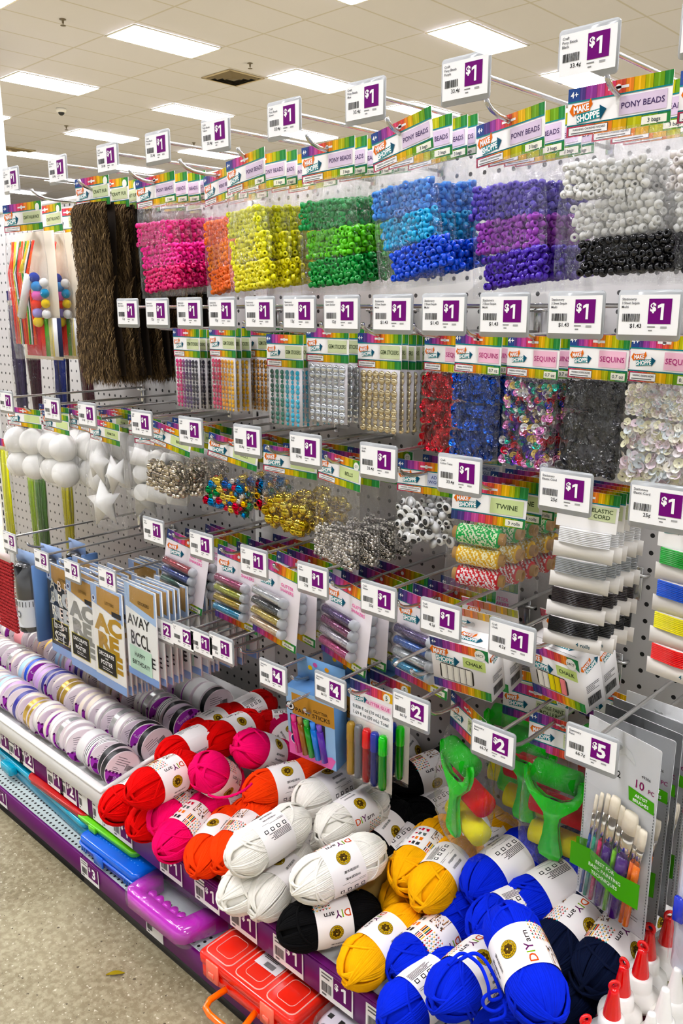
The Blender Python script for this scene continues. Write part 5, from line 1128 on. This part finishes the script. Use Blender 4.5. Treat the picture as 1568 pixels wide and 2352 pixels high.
def label_art(flip=False):
    A = Art(); h = .0265; c = PI*.0362
    A.rect(-h, -c, h, c, 'f3efec', 0, 4, 48)
    def word(y, s=1):
        A.text('D', -.0195, y, .0100, 'c4501c', 2); A.text('I', -.0125, y, .0100, '7aa02a', 2); A.text('Y', -.0060, y, .0100, '5a1a50', 2); A.text('arn', .0068, y-.0012, .0072, '2a2022', 2, sx=1.15)
    word(.0)
    for y in (.024,): 
        A.circle(0, y, .0105, '1c1712', 1.2, 28); A.circle(0, y, .0100, 'b89a2a', 1.6, 28); A.circle(0, y, .0078, '1c1712', 2, 28); A.circle(0, y, .0073, 'c0a032', 2.4, 28)
        for a in range(7): A.circle(.0042*math.cos(a*.9+.4), y+.0042*math.sin(a*.9+.4), .0021, '4a3510', 2.8, 8)
        A.circle(.0006, y, .0026, '3a280c', 3, 10); A.circle(0, y+.001, .0012, 'd8bc58', 3.2, 8)
        for a in range(18): A.circle(.0088*math.cos(a*PI/9), y+.0088*math.sin(a*PI/9), .0006, '1c1712', 2.6, 5)
    A.barcode(-.016, .042, .024, .013, 2, seed=8); A.lines(-.024, .063, .04, 2, .0006, .0022, '666666')
    for i in range(4): A.rect(-.022+.011*i, .0695, -.016+.011*i, .0755, '1c1a1c', 2); A.rect(-.0208+.011*i, .0707, -.0172+.011*i, .0743, 'f3efec', 2.4)
    A.lines(-.024, .088, .048, 6, .0009, .0019, '333033', seed=4)
    # pictures: braided yarn, bobbins, small needles
    rg = random.Random(3)
    A.rect(-.027, -.046, -.004, -.024, '4a2c1e', 1.5); A.rect(-.025, -.044, -.013, -.027, 'a07850', 2)
    for i in range(26): x, y = rg.uniform(-.026, -.005), rg.uniform(-.045, -.025); A.poly([(x, y), (x+.004, y+.0012), (x+.003, y+.003)], rg.choice(['1c1410', '7a4a30', 'c89a70', '3a2418', 'e0c8a0']), 2.5)
    for i in range(5):
        for j in range(6): x, y = .002+.0045*j, -.012-.0042*i; A.poly([(x, y), (x+.0022, y+.003), (x+.0044, y), (x+.0022, y+.001)], ['e8761c', '1c5a40', 'c8302a', '2a1c18', 'f0c040', '3a8a8a'][(i+j) % 6], 2)
    for i in range(5): A.rect(.004, -.044+.0028*i, .016, -.042+.0028*i, ['e8821c', '3a2a24', 'f0c040', '2a5a4a', 'c83a2a'][i], 2); A.rect(.018, -.044+.0028*i, .026, -.0425+.0028*i, ['3a2a24', 'c83a2a', 'e8821c', '1c1412', 'f0c040'][i], 2)
    for i in range(4): A.rect(-.02+.012*i, -.066, -.013+.012*i, -.054, ['c8283c', '5a6660', 'e8821c', '2a2a2c'][i], 2); A.circle(-.0165+.012*i, -.070, .0022, 'c8283c', 2, 8)
    A.lines(-.024, -.078, .046, 7, .0008, .0022, '444044', seed=9)
    return A
SK = {}; YN = {'red': 'd8060a', 'crimson': 'b40810', 'pink': 'f0206e', 'dark pink': 'c81458', 'orange': 'fa5208', 'white': 'f4f1e8', 'black': '060607', 'yellow': 'f8b808', 'royal blue': '0a2cc8', 'navy': '08122c'}
def skein(col, ball, lab, roll, flip, lb, seed=0, r_=1.0, band=True, cat='yarn skein', L=1.0):
    A0 = Vector(at(ball[0], ball[1], Z=ball[2])); B0 = Vector(at(lab[0], lab[1], Z=lab[2])); X = (B0-A0).normalized()
    c = A0+X*.040*r_
    cd_ = (Vector(CAM)-c); Yv = (cd_-X*cd_.dot(X)).normalized(); Z = X.cross(Yv)
    if flip: X = -X; Z = -Z
    Mx = Matrix(((X.x, Yv.x, Z.x), (X.y, Yv.y, Z.y), (X.z, Yv.z, Z.z))).to_4x4()
    Mx = Matrix.Translation(c) @ Mx @ Matrix.Rotation(math.radians(roll), 4, 'X') @ Matrix.Scale(r_, 4)
    r = thing('yarn_skein', label=lb, cat=cat, group=f'{col} yarn skeins'); r.matrix_world = Mx
    v = seed % 3
    if v not in SK: SK[v] = skein_meshes(v+11)
    key = (v, col)
    if key not in SK: o = SK[v].build('yarn', yarn_mat('yarn_'+col.replace(' ', '_'), YN[col]) if 'yarn_'+col.replace(' ', '_') not in MATS else MATS['yarn_'+col.replace(' ', '_')], r, smooth=True); SK[key] = o
    else: o = SK[key].copy(); COL.objects.link(o); o.parent = r
    if L != 1: o.scale = (L, 1, 1)
    if band:
        if 'lab' not in SK:
            Rr = .0352
            def fn(x, y, l):
                # text runs along the skein, print faces outwards; y = 0 points at +Y
                a = -y/.0362; rr = Rr+l-.0012*(x/.029)**2; return (x, rr*math.cos(a), rr*math.sin(a))
            mb = MB(); label_art().emit(mb, fn=fn, eps=.00018); SK['lab'] = mb.build('paper_band', M_PAPER, r)
        else: q = SK['lab'].copy(); COL.objects.link(q); q.parent = r
    return r
S1, S2, S3 = .209, .270, .327
def yarns():
    # colour, near ball (u, v, z), band centre (u, v, z), roll, flip, label
    L = [('red', (335, 1812, S2+.012), (400, 1778, S2+.012), 16, True, 'bright red skein on top at the front corner, band showing its emblem'),
         ('red', (274, 1850, S1), (345, 1808, S1), 150, False, 'red skein lowest at the left front corner beside the ribbon tray'), ('red', (336, 1888, S1-.004), (410, 1835, S1), 120, False, 'red skein lowest in front, under the top red skein'),
         ('red', (400, 1735, S2), (470, 1700, S2), 160, False, 'red skein behind the front red skein'), ('red', (450, 1692, S2), (500, 1665, S2), 20, False, 'red skein with a pictured band, middle of the red pile'), ('red', (505, 1700, S2+.005), (560, 1672, S2), 60, True, 'red skein half under the round pink skein'),
         ('crimson', (535, 1655, .27), (585, 1628, .27), 100, False, 'dark red skein at the back beside the tray end'), ('crimson', (610, 1672, .25), (662, 1668, .25), 60, False, 'dark red skein with white band by the back upright'), ('crimson', (590, 1690, .22), (640, 1690, .22), 90, False, 'dark red skein low behind the round pink skein'),
         ('pink', (478, 1772, S2+.035), (536, 1807, S1+.02), 19, True, 'pink skein whose band faces front right with its emblem'), ('pink', (574, 1718, S2+.045), (648, 1744, S2-.01), 79, True, 'pink skein on top with a barcode band'),
         ('pink', (398, 1932, S1), (452, 1880, S1+.006), -47, True, 'pink skein at the shelf front with a pictured band'), ('pink', (383, 1882, S1+.012), (425, 1845, S1+.01), -30, True, 'pink skein wedged behind the front pink one'), ('pink', (490, 1862, S1+.01), (560, 1840, S1), 90, False, 'pink skein lying low under the emblem band'),
         ('dark pink', (690, 1735, .235), (665, 1698, .245), 60, False, 'dark pink skein at the back near the paint sticks'), ('dark pink', (735, 1728, .215), (800, 1715, .215), 90, False, 'dark pink skein lowest at the back'),
         ('orange', (603, 1815, S2), (672, 1795, S2), 71, True, 'orange skein on top with barcode band'), ('orange', (470, 1968, S1), (510, 1915, S1+.004), 79, True, 'orange skein at the shelf front, left one'), ('orange', (524, 1960, S1+.01), (590, 1885, S1+.022), 0, True, 'orange skein at the shelf front with the word band'), ('orange', (745, 1765, .23), (800, 1740, .23), 90, False, 'orange skein behind the barcode one'), ('orange', (565, 1880, S1+.01), (640, 1850, S1), 90, False, 'orange skein low beneath the white ones'),
         ('white', (568, 1958, S2+.008), (636, 1915, S2+.014), 130, True, 'large white skein leaning left with care symbols on its band'), ('white', (716, 1838, S2+.01), (778, 1803, S2+.01), 92, True, 'white skein at the back with barcode band'), ('white', (768, 1900, S2+.01), (832, 1862, S2+.01), 19, False, 'white skein with emblem and word on its band, middle of the pile'),
         ('white', (722, 2020, S2+.012), (797, 1985, S2+.018), 55, True, 'white skein on top in front with emblem and barcode'), ('white', (550, 2048, S1), (620, 2000, S1), 100, False, 'white skein lowest at the shelf front, left one'), ('white', (614, 2062, S1), (668, 1998, S1+.004), 79, True, 'white skein lowest at the shelf front, right one'),
         ('white', (655, 1960, S1+.01), (720, 1920, S1), 90, False, 'cream white skein deep between the others'), ('white', (725, 1950, S1), (790, 1910, S1), 90, False, 'white skein deep under the middle ones'), ('white', (905, 1760, .25), (945, 1705, .26), 70, False, 'white skein behind the glitter glue pack'), ('white', (820, 1775, .23), (880, 1740, .23), 90, False, 'white skein at the back left of the glitter glue'),
         ('black', (694, 2128, S1+.004), (806, 2102, S1+.004), 8, True, 'large black skein at the shelf front'), ('black', (935, 1795, .262), (995, 1770, .27), 0, True, 'black skein at the back left of the green rollers'), ('black', (905, 1885, .24), (880, 1915, .235), 60, True, 'black skein lying behind the tan divider'), ('black', (965, 1880, .22), (1020, 1850, .22), 90, False, 'black skein low behind the yellow ones'), ('black', (885, 1985, S1), (930, 1950, S1+.01), 80, False, 'black skein under the white top skein'), ('black', (870, 1850, .215), (920, 1820, .215), 90, False, 'black skein deep in the shadow'),
         ('yellow', (832, 2212, S1+.002), (905, 2150, S1+.006), 63, True, 'yellow skein at the shelf front with barcode band'), ('yellow', (942, 2002, S2), (985, 1945, S2), -63, True, 'yellow skein with pictured band beside the divider'), ('yellow', (990, 2042, S2+.004), (1036, 1985, S2+.004), 79, False, 'yellow skein with barcode band, middle of its pile'), ('yellow', (920, 2068, S1), (980, 2030, S1), 90, False, 'yellow skein lowest behind the front one'), ('yellow', (1020, 1925, .26), (1080, 1905, .26), 90, False, 'yellow skein at the back under the left roller'), ('yellow', (1065, 1955, .245), (1120, 1925, .245), 90, False, 'yellow skein at the back under the middle roller'), ('yellow', (985, 2110, S1), (1040, 2075, S1), 90, False, 'yellow skein half under the blue one'),
         ('royal blue', (1112, 2025, S2+.02), (1178, 1975, S2+.03), 146, True, 'royal blue skein at the back with care symbols on its band'), ('royal blue', (1215, 2075, S2+.02), (1290, 2032, S2+.03), 158, True, 'royal blue skein right of the back one, care symbols on its band'), ('royal blue', (1040, 2098, S1+.03), (1100, 2060, S1+.03), 90, False, 'royal blue skein under the back pair'),
         ('royal blue', (942, 2210, S1+.006), (1006, 2158, S1+.012), -28, True, 'royal blue skein at the shelf front with pictures on its band'), ('royal blue', (1040, 2275, S2), (1110, 2215, S2), 47, True, 'royal blue skein nearest, loose strand looped round its band'), ('royal blue', (1235, 2285, S3), (1196, 2190, S3+.01), 19, False, 'royal blue skein standing steeply, emblem band facing out'),
         ('royal blue', (1130, 2120, S2+.01), (1190, 2095, S2+.01), 90, False, 'royal blue skein between the back pair and the steep one'), ('royal blue', (925, 2318, S1-.004), (985, 2270, S1), 90, False, 'royal blue skein lowest at the bottom edge of the picture'), ('royal blue', (1120, 2160, S1+.01), (1180, 2130, S1+.01), 90, False, 'royal blue skein deep behind the emblem band'), ('royal blue', (1140, 2320, S1+.01), (1190, 2300, S1+.01), 60, False, 'royal blue skein at the bottom edge with barcode band'),
         ('navy', (1275, 2180, S2), (1322, 2128, S2+.008), 19, True, 'navy skein with emblem band, left of the two'), ('navy', (1370, 2225, S2), (1412, 2165, S2+.006), -3, True, 'navy skein with word band, right of the two'), ('navy', (1310, 2020, .25), (1370, 2000, .25), 90, False, 'navy skein at the back behind the brush packs'), ('navy', (1310, 2300, S1+.01), (1350, 2250, S1+.01), 90, False, 'navy skein low at the bottom edge'), ('navy', (1430, 2110, .22), (1480, 2080, .22), 90, False, 'navy skein low behind the word band'), ('navy', (1240, 1990, .22), (1290, 1960, .22), 90, False, 'navy skein low at the back under the right roller')]
    for i, (c, a, b, roll, fl, lb) in enumerate(L):
        skein(c, a, b, roll, fl, lb, seed=i)
yarns()
def divider():
    r = thing('shelf_divider', (-.245, -.30, ZS), label='tan upright divider plate between the black and the yellow yarn', cat='divider')
    mb = MB(); mb.box((0, .06, .045), (.003, .22, .088), C('a08850'), bev=.0008); mb.build('divider_plate', principled('tan_plastic', 'a38c58', rough=.2, spec=.7), r); mb = MB(); mb.box((0, .06, .002), (.03, .22, .003)); mb.build('foot', M_WHITE, r)
divider()
# loose blue strand over the nearest blue skein
def strand(pts, r, col, lb):
    P = [at(u, v, Z=z) for u, v, z in pts]; S = []
    for i in range(len(P)-1):
        p0, p1, p2, p3 = P[max(0, i-1)], P[i], P[i+1], P[min(len(P)-1, i+2)]
        for t in np.linspace(0, 1, 9)[:-1]: S.append(.5*((2*p1)+(-p0+p2)*t+(2*p0-5*p1+4*p2-p3)*t*t+(-p0+3*p1-3*p2+p3)*t**3))
    S.append(P[-1]); mb = MB(); mb.tube(S, r, 8); n = len(S)//2; c = Vector(S[n]); 
    o = mb.build('yarn_strand', MATS['yarn_'+col], smooth=True); tag(o, lb, 'yarn strand')
strand([(1030, 2215, .335), (1060, 2190, .335), (1100, 2215, .335), (1120, 2260, .325), (1125, 2295, .31), (1150, 2290, .31), (1142, 2275, .315), (1112, 2290, .31), (1112, 2312, .30), (1140, 2322, .30), (1175, 2290, .31), (1190, 2270, .33)], .0021, 'royal_blue', 'loose royal blue strand looping over the nearest blue skein')
strand([(1055, 2205, .335), (1090, 2190, .335), (1120, 2215, .335), (1150, 2280, .31), (1160, 2330, .30), (1125, 2345, .29)], .0021, 'royal_blue', 'loose royal blue strand running off the bottom right of the band')
strand([(478, 1825, .30), (500, 1832, .30), (530, 1828, .305), (560, 1815, .31), (578, 1800, .31)], .0021, 'pink', 'loose pink strand crossing the pink emblem band')

# ------------------------------------------------------------------ glue bottles at the lower right
def bottle(cap_red=True, body='6a2030', label='', s=1.0, lt='9a9a9a'):
    r = thing('glue_bottle'); n = 28
    mb = MB(); mb.lathe([(.0001, 0), (.0235, .001), (.0265, .005), (.0265, .095), (.024, .103), (.019, .108)], n, C(body), cap=False); mb.build('bottle_body', M_GLOSS, r, smooth=True)
    mb = MB(); mb.lathe([(.0269, .030), (.0269, .088)], n, C(lt), cap=False); mb.build('paper_label', M_PAPER, r, smooth=True)
    mb = MB(); mb.lathe([(.0225, .106), (.0245, .108), (.0248, .112), (.0235, .118), (.0150, .124), (.0145, .126), (.0135, .140), (.0100, .142)], n, C('eeece6'), cap=True); mb.build('white_cap', M_GLOSS, r, smooth=True)
    mb = MB()
    if cap_red:
        mb.lathe([(.0098, .140), (.0095, .146), (.0055, .172), (.0050, .176), (.0001, .177)], 20, C('d8140e'), cap=False); mb.tube([(.0052*math.cos(a), 0, .180+.0052*math.sin(a)) for a in np.arange(14)*2*PI/14], .0020, 8, C('d8140e'), closed=True)
    else: mb.lathe([(.0105, .140), (.0095, .146), (.0045, .178), (.0038, .180), (.0001, .1805)], 20, C('f0eeea'), cap=False)
    mb.build('red_tip' if cap_red else 'nozzle', M_GLOSS, r, smooth=True); return r
P0 = bottle(True, '6a2a34'); P1 = bottle(True, '6d7020', lt='8a8c50'); P2 = bottle(False, '8a1a28', lt='c8b8b8')
def put_bottles():
    zt = ZS+.183
    L = [(P0, 1411, 2259, zt, 'red tipped glue bottle, nearest in the row'), (P0, 1434, 2208, zt, 'red tipped glue bottle, second in the row'), (P0, 1477, 2169, zt, 'red tipped glue bottle, third in the row'), (P0, 1494, 2128, zt, 'red tipped glue bottle, fourth and half hidden by its neighbour'),
         (P1, 1537, 2098, zt, 'white capped olive bottle partly behind the clear tool pack'), (P2, 1529, 2266, zt, 'white nozzle glitter glue bottle beside the dark red one'), (P2, 1556, 2220, zt, 'white nozzle glitter glue bottle at the right edge'), (P2, 1497, 2322, zt, 'white nozzle glitter glue bottle at the bottom edge'), (P0, 1345, 2338, zt, 'red tipped bottle whose tip just enters the bottom edge')]
    seen = set()
    for p, u, v, z, lb in L:
        o = p if id(p) not in seen else dup(p); seen.add(id(p)); q = at(u, v, Z=z)
        o.location = (q[0], q[1], ZS+.0005); o.rotation_euler = (0, 0, u % 7); tag(o, lb, 'glue bottle', 'glue bottles in the lower right corner')
put_bottles()
# ------------------------------------------------------------------ storage boxes on the base deck
def rbox(mb, c, d, r, col, n=5, M=None, taper=0):
    # box with vertical corners rounded and softened top and bottom edges
    def ring(z, ins):
        P = round_poly(c[0]-d[0]/2+ins, c[1]-d[1]/2+ins, c[0]+d[0]/2-ins, c[1]+d[1]/2-ins, max(.001, r-ins), n); return [(x, y, z) for x, y in P]
    e = min(r*.4, d[2]*.2); z0, z1 = c[2]-d[2]/2, c[2]+d[2]/2
    R = [ring(z0, e+taper), ring(z0+e, taper), ring(z1-e, 0), ring(z1, e)]; k = len(R[0]); V = sum(R, []); F = []
    for a in range(3):
        for i in range(k): F.append([a*k+i, a*k+(i+1) % k, (a+1)*k+(i+1) % k, (a+1)*k+i])
    F += [list(range(k))[::-1], [3*k+i for i in range(k)]]; mb.add(V, F, col, 0, M)
def plastic(name, col, al=1.0): return principled(name, col, rough=.16, spec=.6, alpha=al)
def boxes():
    z = ZB
    # teal case
    r = thing('storage_case', (-1.075, -.335, z), (0, 0, -.04), 'long teal plastic case at the left end of the lowest deck', 'storage case')
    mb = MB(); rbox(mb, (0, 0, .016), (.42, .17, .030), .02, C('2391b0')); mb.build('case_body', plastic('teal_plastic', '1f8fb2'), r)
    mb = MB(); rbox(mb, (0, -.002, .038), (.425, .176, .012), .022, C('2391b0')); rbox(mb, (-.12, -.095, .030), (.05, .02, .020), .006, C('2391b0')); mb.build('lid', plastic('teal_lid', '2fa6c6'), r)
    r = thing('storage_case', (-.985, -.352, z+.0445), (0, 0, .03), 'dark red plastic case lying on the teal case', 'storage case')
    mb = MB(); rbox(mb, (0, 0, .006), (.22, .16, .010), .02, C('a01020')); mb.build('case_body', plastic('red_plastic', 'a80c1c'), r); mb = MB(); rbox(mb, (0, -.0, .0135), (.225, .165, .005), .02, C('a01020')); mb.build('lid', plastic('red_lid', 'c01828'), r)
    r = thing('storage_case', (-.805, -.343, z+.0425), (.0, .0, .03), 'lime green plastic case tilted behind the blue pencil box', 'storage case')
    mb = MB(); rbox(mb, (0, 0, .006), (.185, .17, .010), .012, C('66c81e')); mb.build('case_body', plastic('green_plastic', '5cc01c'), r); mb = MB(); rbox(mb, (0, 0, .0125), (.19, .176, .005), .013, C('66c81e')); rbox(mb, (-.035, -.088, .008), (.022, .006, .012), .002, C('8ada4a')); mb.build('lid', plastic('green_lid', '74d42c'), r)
    # blue pencil box
    r = thing('pencil_box', (-.765, -.398, z), (0, 0, .02), 'blue plastic pencil box with dimpled lid overhanging the lowest deck', 'pencil box')
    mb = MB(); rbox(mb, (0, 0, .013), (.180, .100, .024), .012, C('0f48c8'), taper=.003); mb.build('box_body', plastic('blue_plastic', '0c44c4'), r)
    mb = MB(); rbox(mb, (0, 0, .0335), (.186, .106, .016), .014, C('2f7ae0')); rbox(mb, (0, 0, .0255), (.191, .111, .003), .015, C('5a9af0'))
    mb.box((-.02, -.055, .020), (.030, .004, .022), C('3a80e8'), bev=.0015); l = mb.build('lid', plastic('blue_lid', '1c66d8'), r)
    mb = MB()
    for i in range(15):
        for j in range(6): mb.sphere((-.070+.010*i, -.030+.011*j, .0418), (.0013, .0013, .0006), 8, 4, C('6aa6f4'))
    mb.build('dimples', plastic('blue_dimple', '5a9af0'), l, kind='stuff')
    mb = MB()
    for x in (-.085, -.078, -.071, .055, .062, .069, .076): mb.box((x, -.0505, .016), (.0028, .002, .014), C('4a86e8'))
    mb.build('grip_ribs', plastic('blue_lid2', '3f80e0'), r)
    # magenta case in shrink film
    r = thing('handled_case', (-.585, -.345, z), (0, 0, .02), 'magenta case with a cut out carrying handle in shrink film', 'storage case')
    mb = MB(); rbox(mb, (0, .02, .020), (.215, .13, .038), .018, C('a0149c')); mb.build('case_body', plastic('magenta_plastic', 'a008a0'), r)
    P = [(-.095, -.045), (-.085, -.118), (-.072, -.128), (.058, -.128), (.072, -.118), (.098, -.045)]; Q = [(-.060, -.062), (-.058, -.100), (-.052, -.106), (.040, -.106), (.048, -.100), (.055, -.062)]
    mb = MB(); V = [(x, y, a) for a in (.006, .034) for x, y in P+Q]; n = 12; F = []
    for i in range(5): F += [[i, i+1, 7+i, 6+i][::-1], [n+i, n+i+1, n+7+i, n+6+i]]
    for i in range(5): F += [[i, i+1, n+i+1, n+i], [6+i, n+6+i, n+7+i, 7+i]]
    F += [[0, n, n+6, 6], [5, 11, n+11, n+5]]
    mb.add(V, F, C('d828d8')); mb.build('carrying_handle', plastic('magenta_handle', 'c80cc4'), r)
    mb = MB()
    for i in range(5): mb.tube([(-.04+.020*i, -.099, .006), (-.04+.020*i, -.099, .034)], .0075, 10, C('c80cc4'))
    mb.build('finger_grip', MATS['magenta_handle'], r)
    mb = MB(); rbox(mb, (0, .02, .022), (.222, .138, .044), .020, C('ffffff')); rbox(mb, (0, -.088, .021), (.180, .085, .036), .02, C('ffffff')); o = mb.build('shrink_film', M_RIGID, r)
    # salmon organiser
    r = thing('organizer_box', (-.350, -.400, z), (0, 0, .03), 'clear salmon compartment organizer with orange handle, lowest deck', 'organizer box')
    mb = MB(); rbox(mb, (0, 0, .014), (.200, .150, .026), .010, C('f04018')); mb.build('box_body', plastic('salmon_body', 'f23c14', .96), r)
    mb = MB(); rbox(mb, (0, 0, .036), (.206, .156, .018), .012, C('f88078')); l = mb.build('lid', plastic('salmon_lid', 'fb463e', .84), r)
    mb = MB(); c = C('ffb0a4')
    for i in range(3):
        x0 = -.098+.067*i
        for j in range(2):
            y0 = -.072+.073*j; pts = [(x, y, .0455) for x, y in round_poly(x0+.003, y0+.003, x0+.060, y0+.067, .010, 4)]; mb.tube(pts, .0011, 6, c, closed=True)
            pts = [(x, y, .0455) for x, y in round_poly(x0+.014, y0+.014, x0+.049, y0+.056, .008, 4)]; mb.tube(pts, .0006, 6, c, closed=True)
    mb.build('lid_ridges', plastic('salmon_ridge', 'ffb6aa'), l, smooth=True)
    for x in (-.065, .055):
        mb = MB(); mb.box((x, -.079, .028), (.028, .004, .034), C('ff9a8c'), bev=.0015); mb.box((x, -.082, .024), (.012, .003, .010), C('f05010'), bev=.001); mb.build('latch', plastic('latch_plastic', 'fb7a68'), r)
    mb = MB(); pts = [(-.035, -.078, .016), (-.040, -.105, .013), (-.034, -.118, .012), (-.020, -.122, .012), (.014, -.122, .012), (.028, -.118, .012), (.034, -.105, .013), (.029, -.078, .016)]
    mb.tube(pts, .0048, 10, C('ff7a1c')); mb.build('handle', plastic('orange_handle', 'ff761a'), r, smooth=True)
    q = at(632, 2200, Z=z+.047); lx, ly = float(q[0])+.350, float(q[1])+.400
    A = Art(); A.rect(-.022, -.028, .030, .030, 'f0ecec', 1); A.rect(-.022, .002, .030, .030, '1a1c34', 2); rg = random.Random(2)
    for i in range(30): x, y = rg.uniform(-.02, .025), rg.uniform(.004, .026); A.poly([(x, y), (x+.005, y+.001), (x+.004, y+.003)], rg.choice(['d8b020', '3a6ac8', 'f0f0f0', '8a2a20', '2a2c50', 'e8761c']), 2.5)
    A.text('Arts Bulky', .004, -.004, .0038, '2a2022', 2) if False else A.lines(-.016, -.002, .034, 3, .0012, .003, '2a2022', 2); A.barcode(-.004, -.024, .022, .010)
    mb = MB(); A.emit(mb, fn=lambda x, y, l_: (x*.9+lx, y*.9+ly, .0468+l_), eps=.0002); mb.build('picture_label', M_CARD, r)
    # clear case with punched holes
    r = thing('clear_case', (-.135, -.385, z), (0, 0, .04), 'clear case with square holes, lowest deck at the bottom edge', 'storage case')
    mb = MB(); rbox(mb, (0, 0, .024), (.19, .14, .046), .03, C('e6e2e6')); mb.build('case_body', perforated('clear_case_holes', 'cfc8d0', .2, 0, 0, .02, .004, axes=(0, 1), square=True), r)
    mb = MB(); rbox(mb, (0, 0, .028), (.20, .15, .054), .032, C('ffffff')); mb.build('shrink_film', M_FILM, r)
boxes()
q = at(265, 2240, Z=0); mb = MB(); V = []; F = []
for i in range(9):
    t = i/8; w = .0045*math.sin(PI*min(1, t*1.02))+.0002; V += [(t*.03-.015, -w, .002+.003*math.sin(PI*t)), (t*.03-.015, 0, .001), (t*.03-.015, w, .003+.002*math.sin(PI*t))]
for i in range(8): F += [[3*i, 3*i+3, 3*i+4, 3*i+1], [3*i+1, 3*i+4, 3*i+5, 3*i+2]]
mb.add(V, F, C('8f7d28')); o = mb.build('dry_leaf', M_MATTE, loc=(q[0], q[1], .0005), rot=(0, 0, .9), smooth=True); tag(o, 'small dry olive leaf lying on the concrete floor', 'leaf')
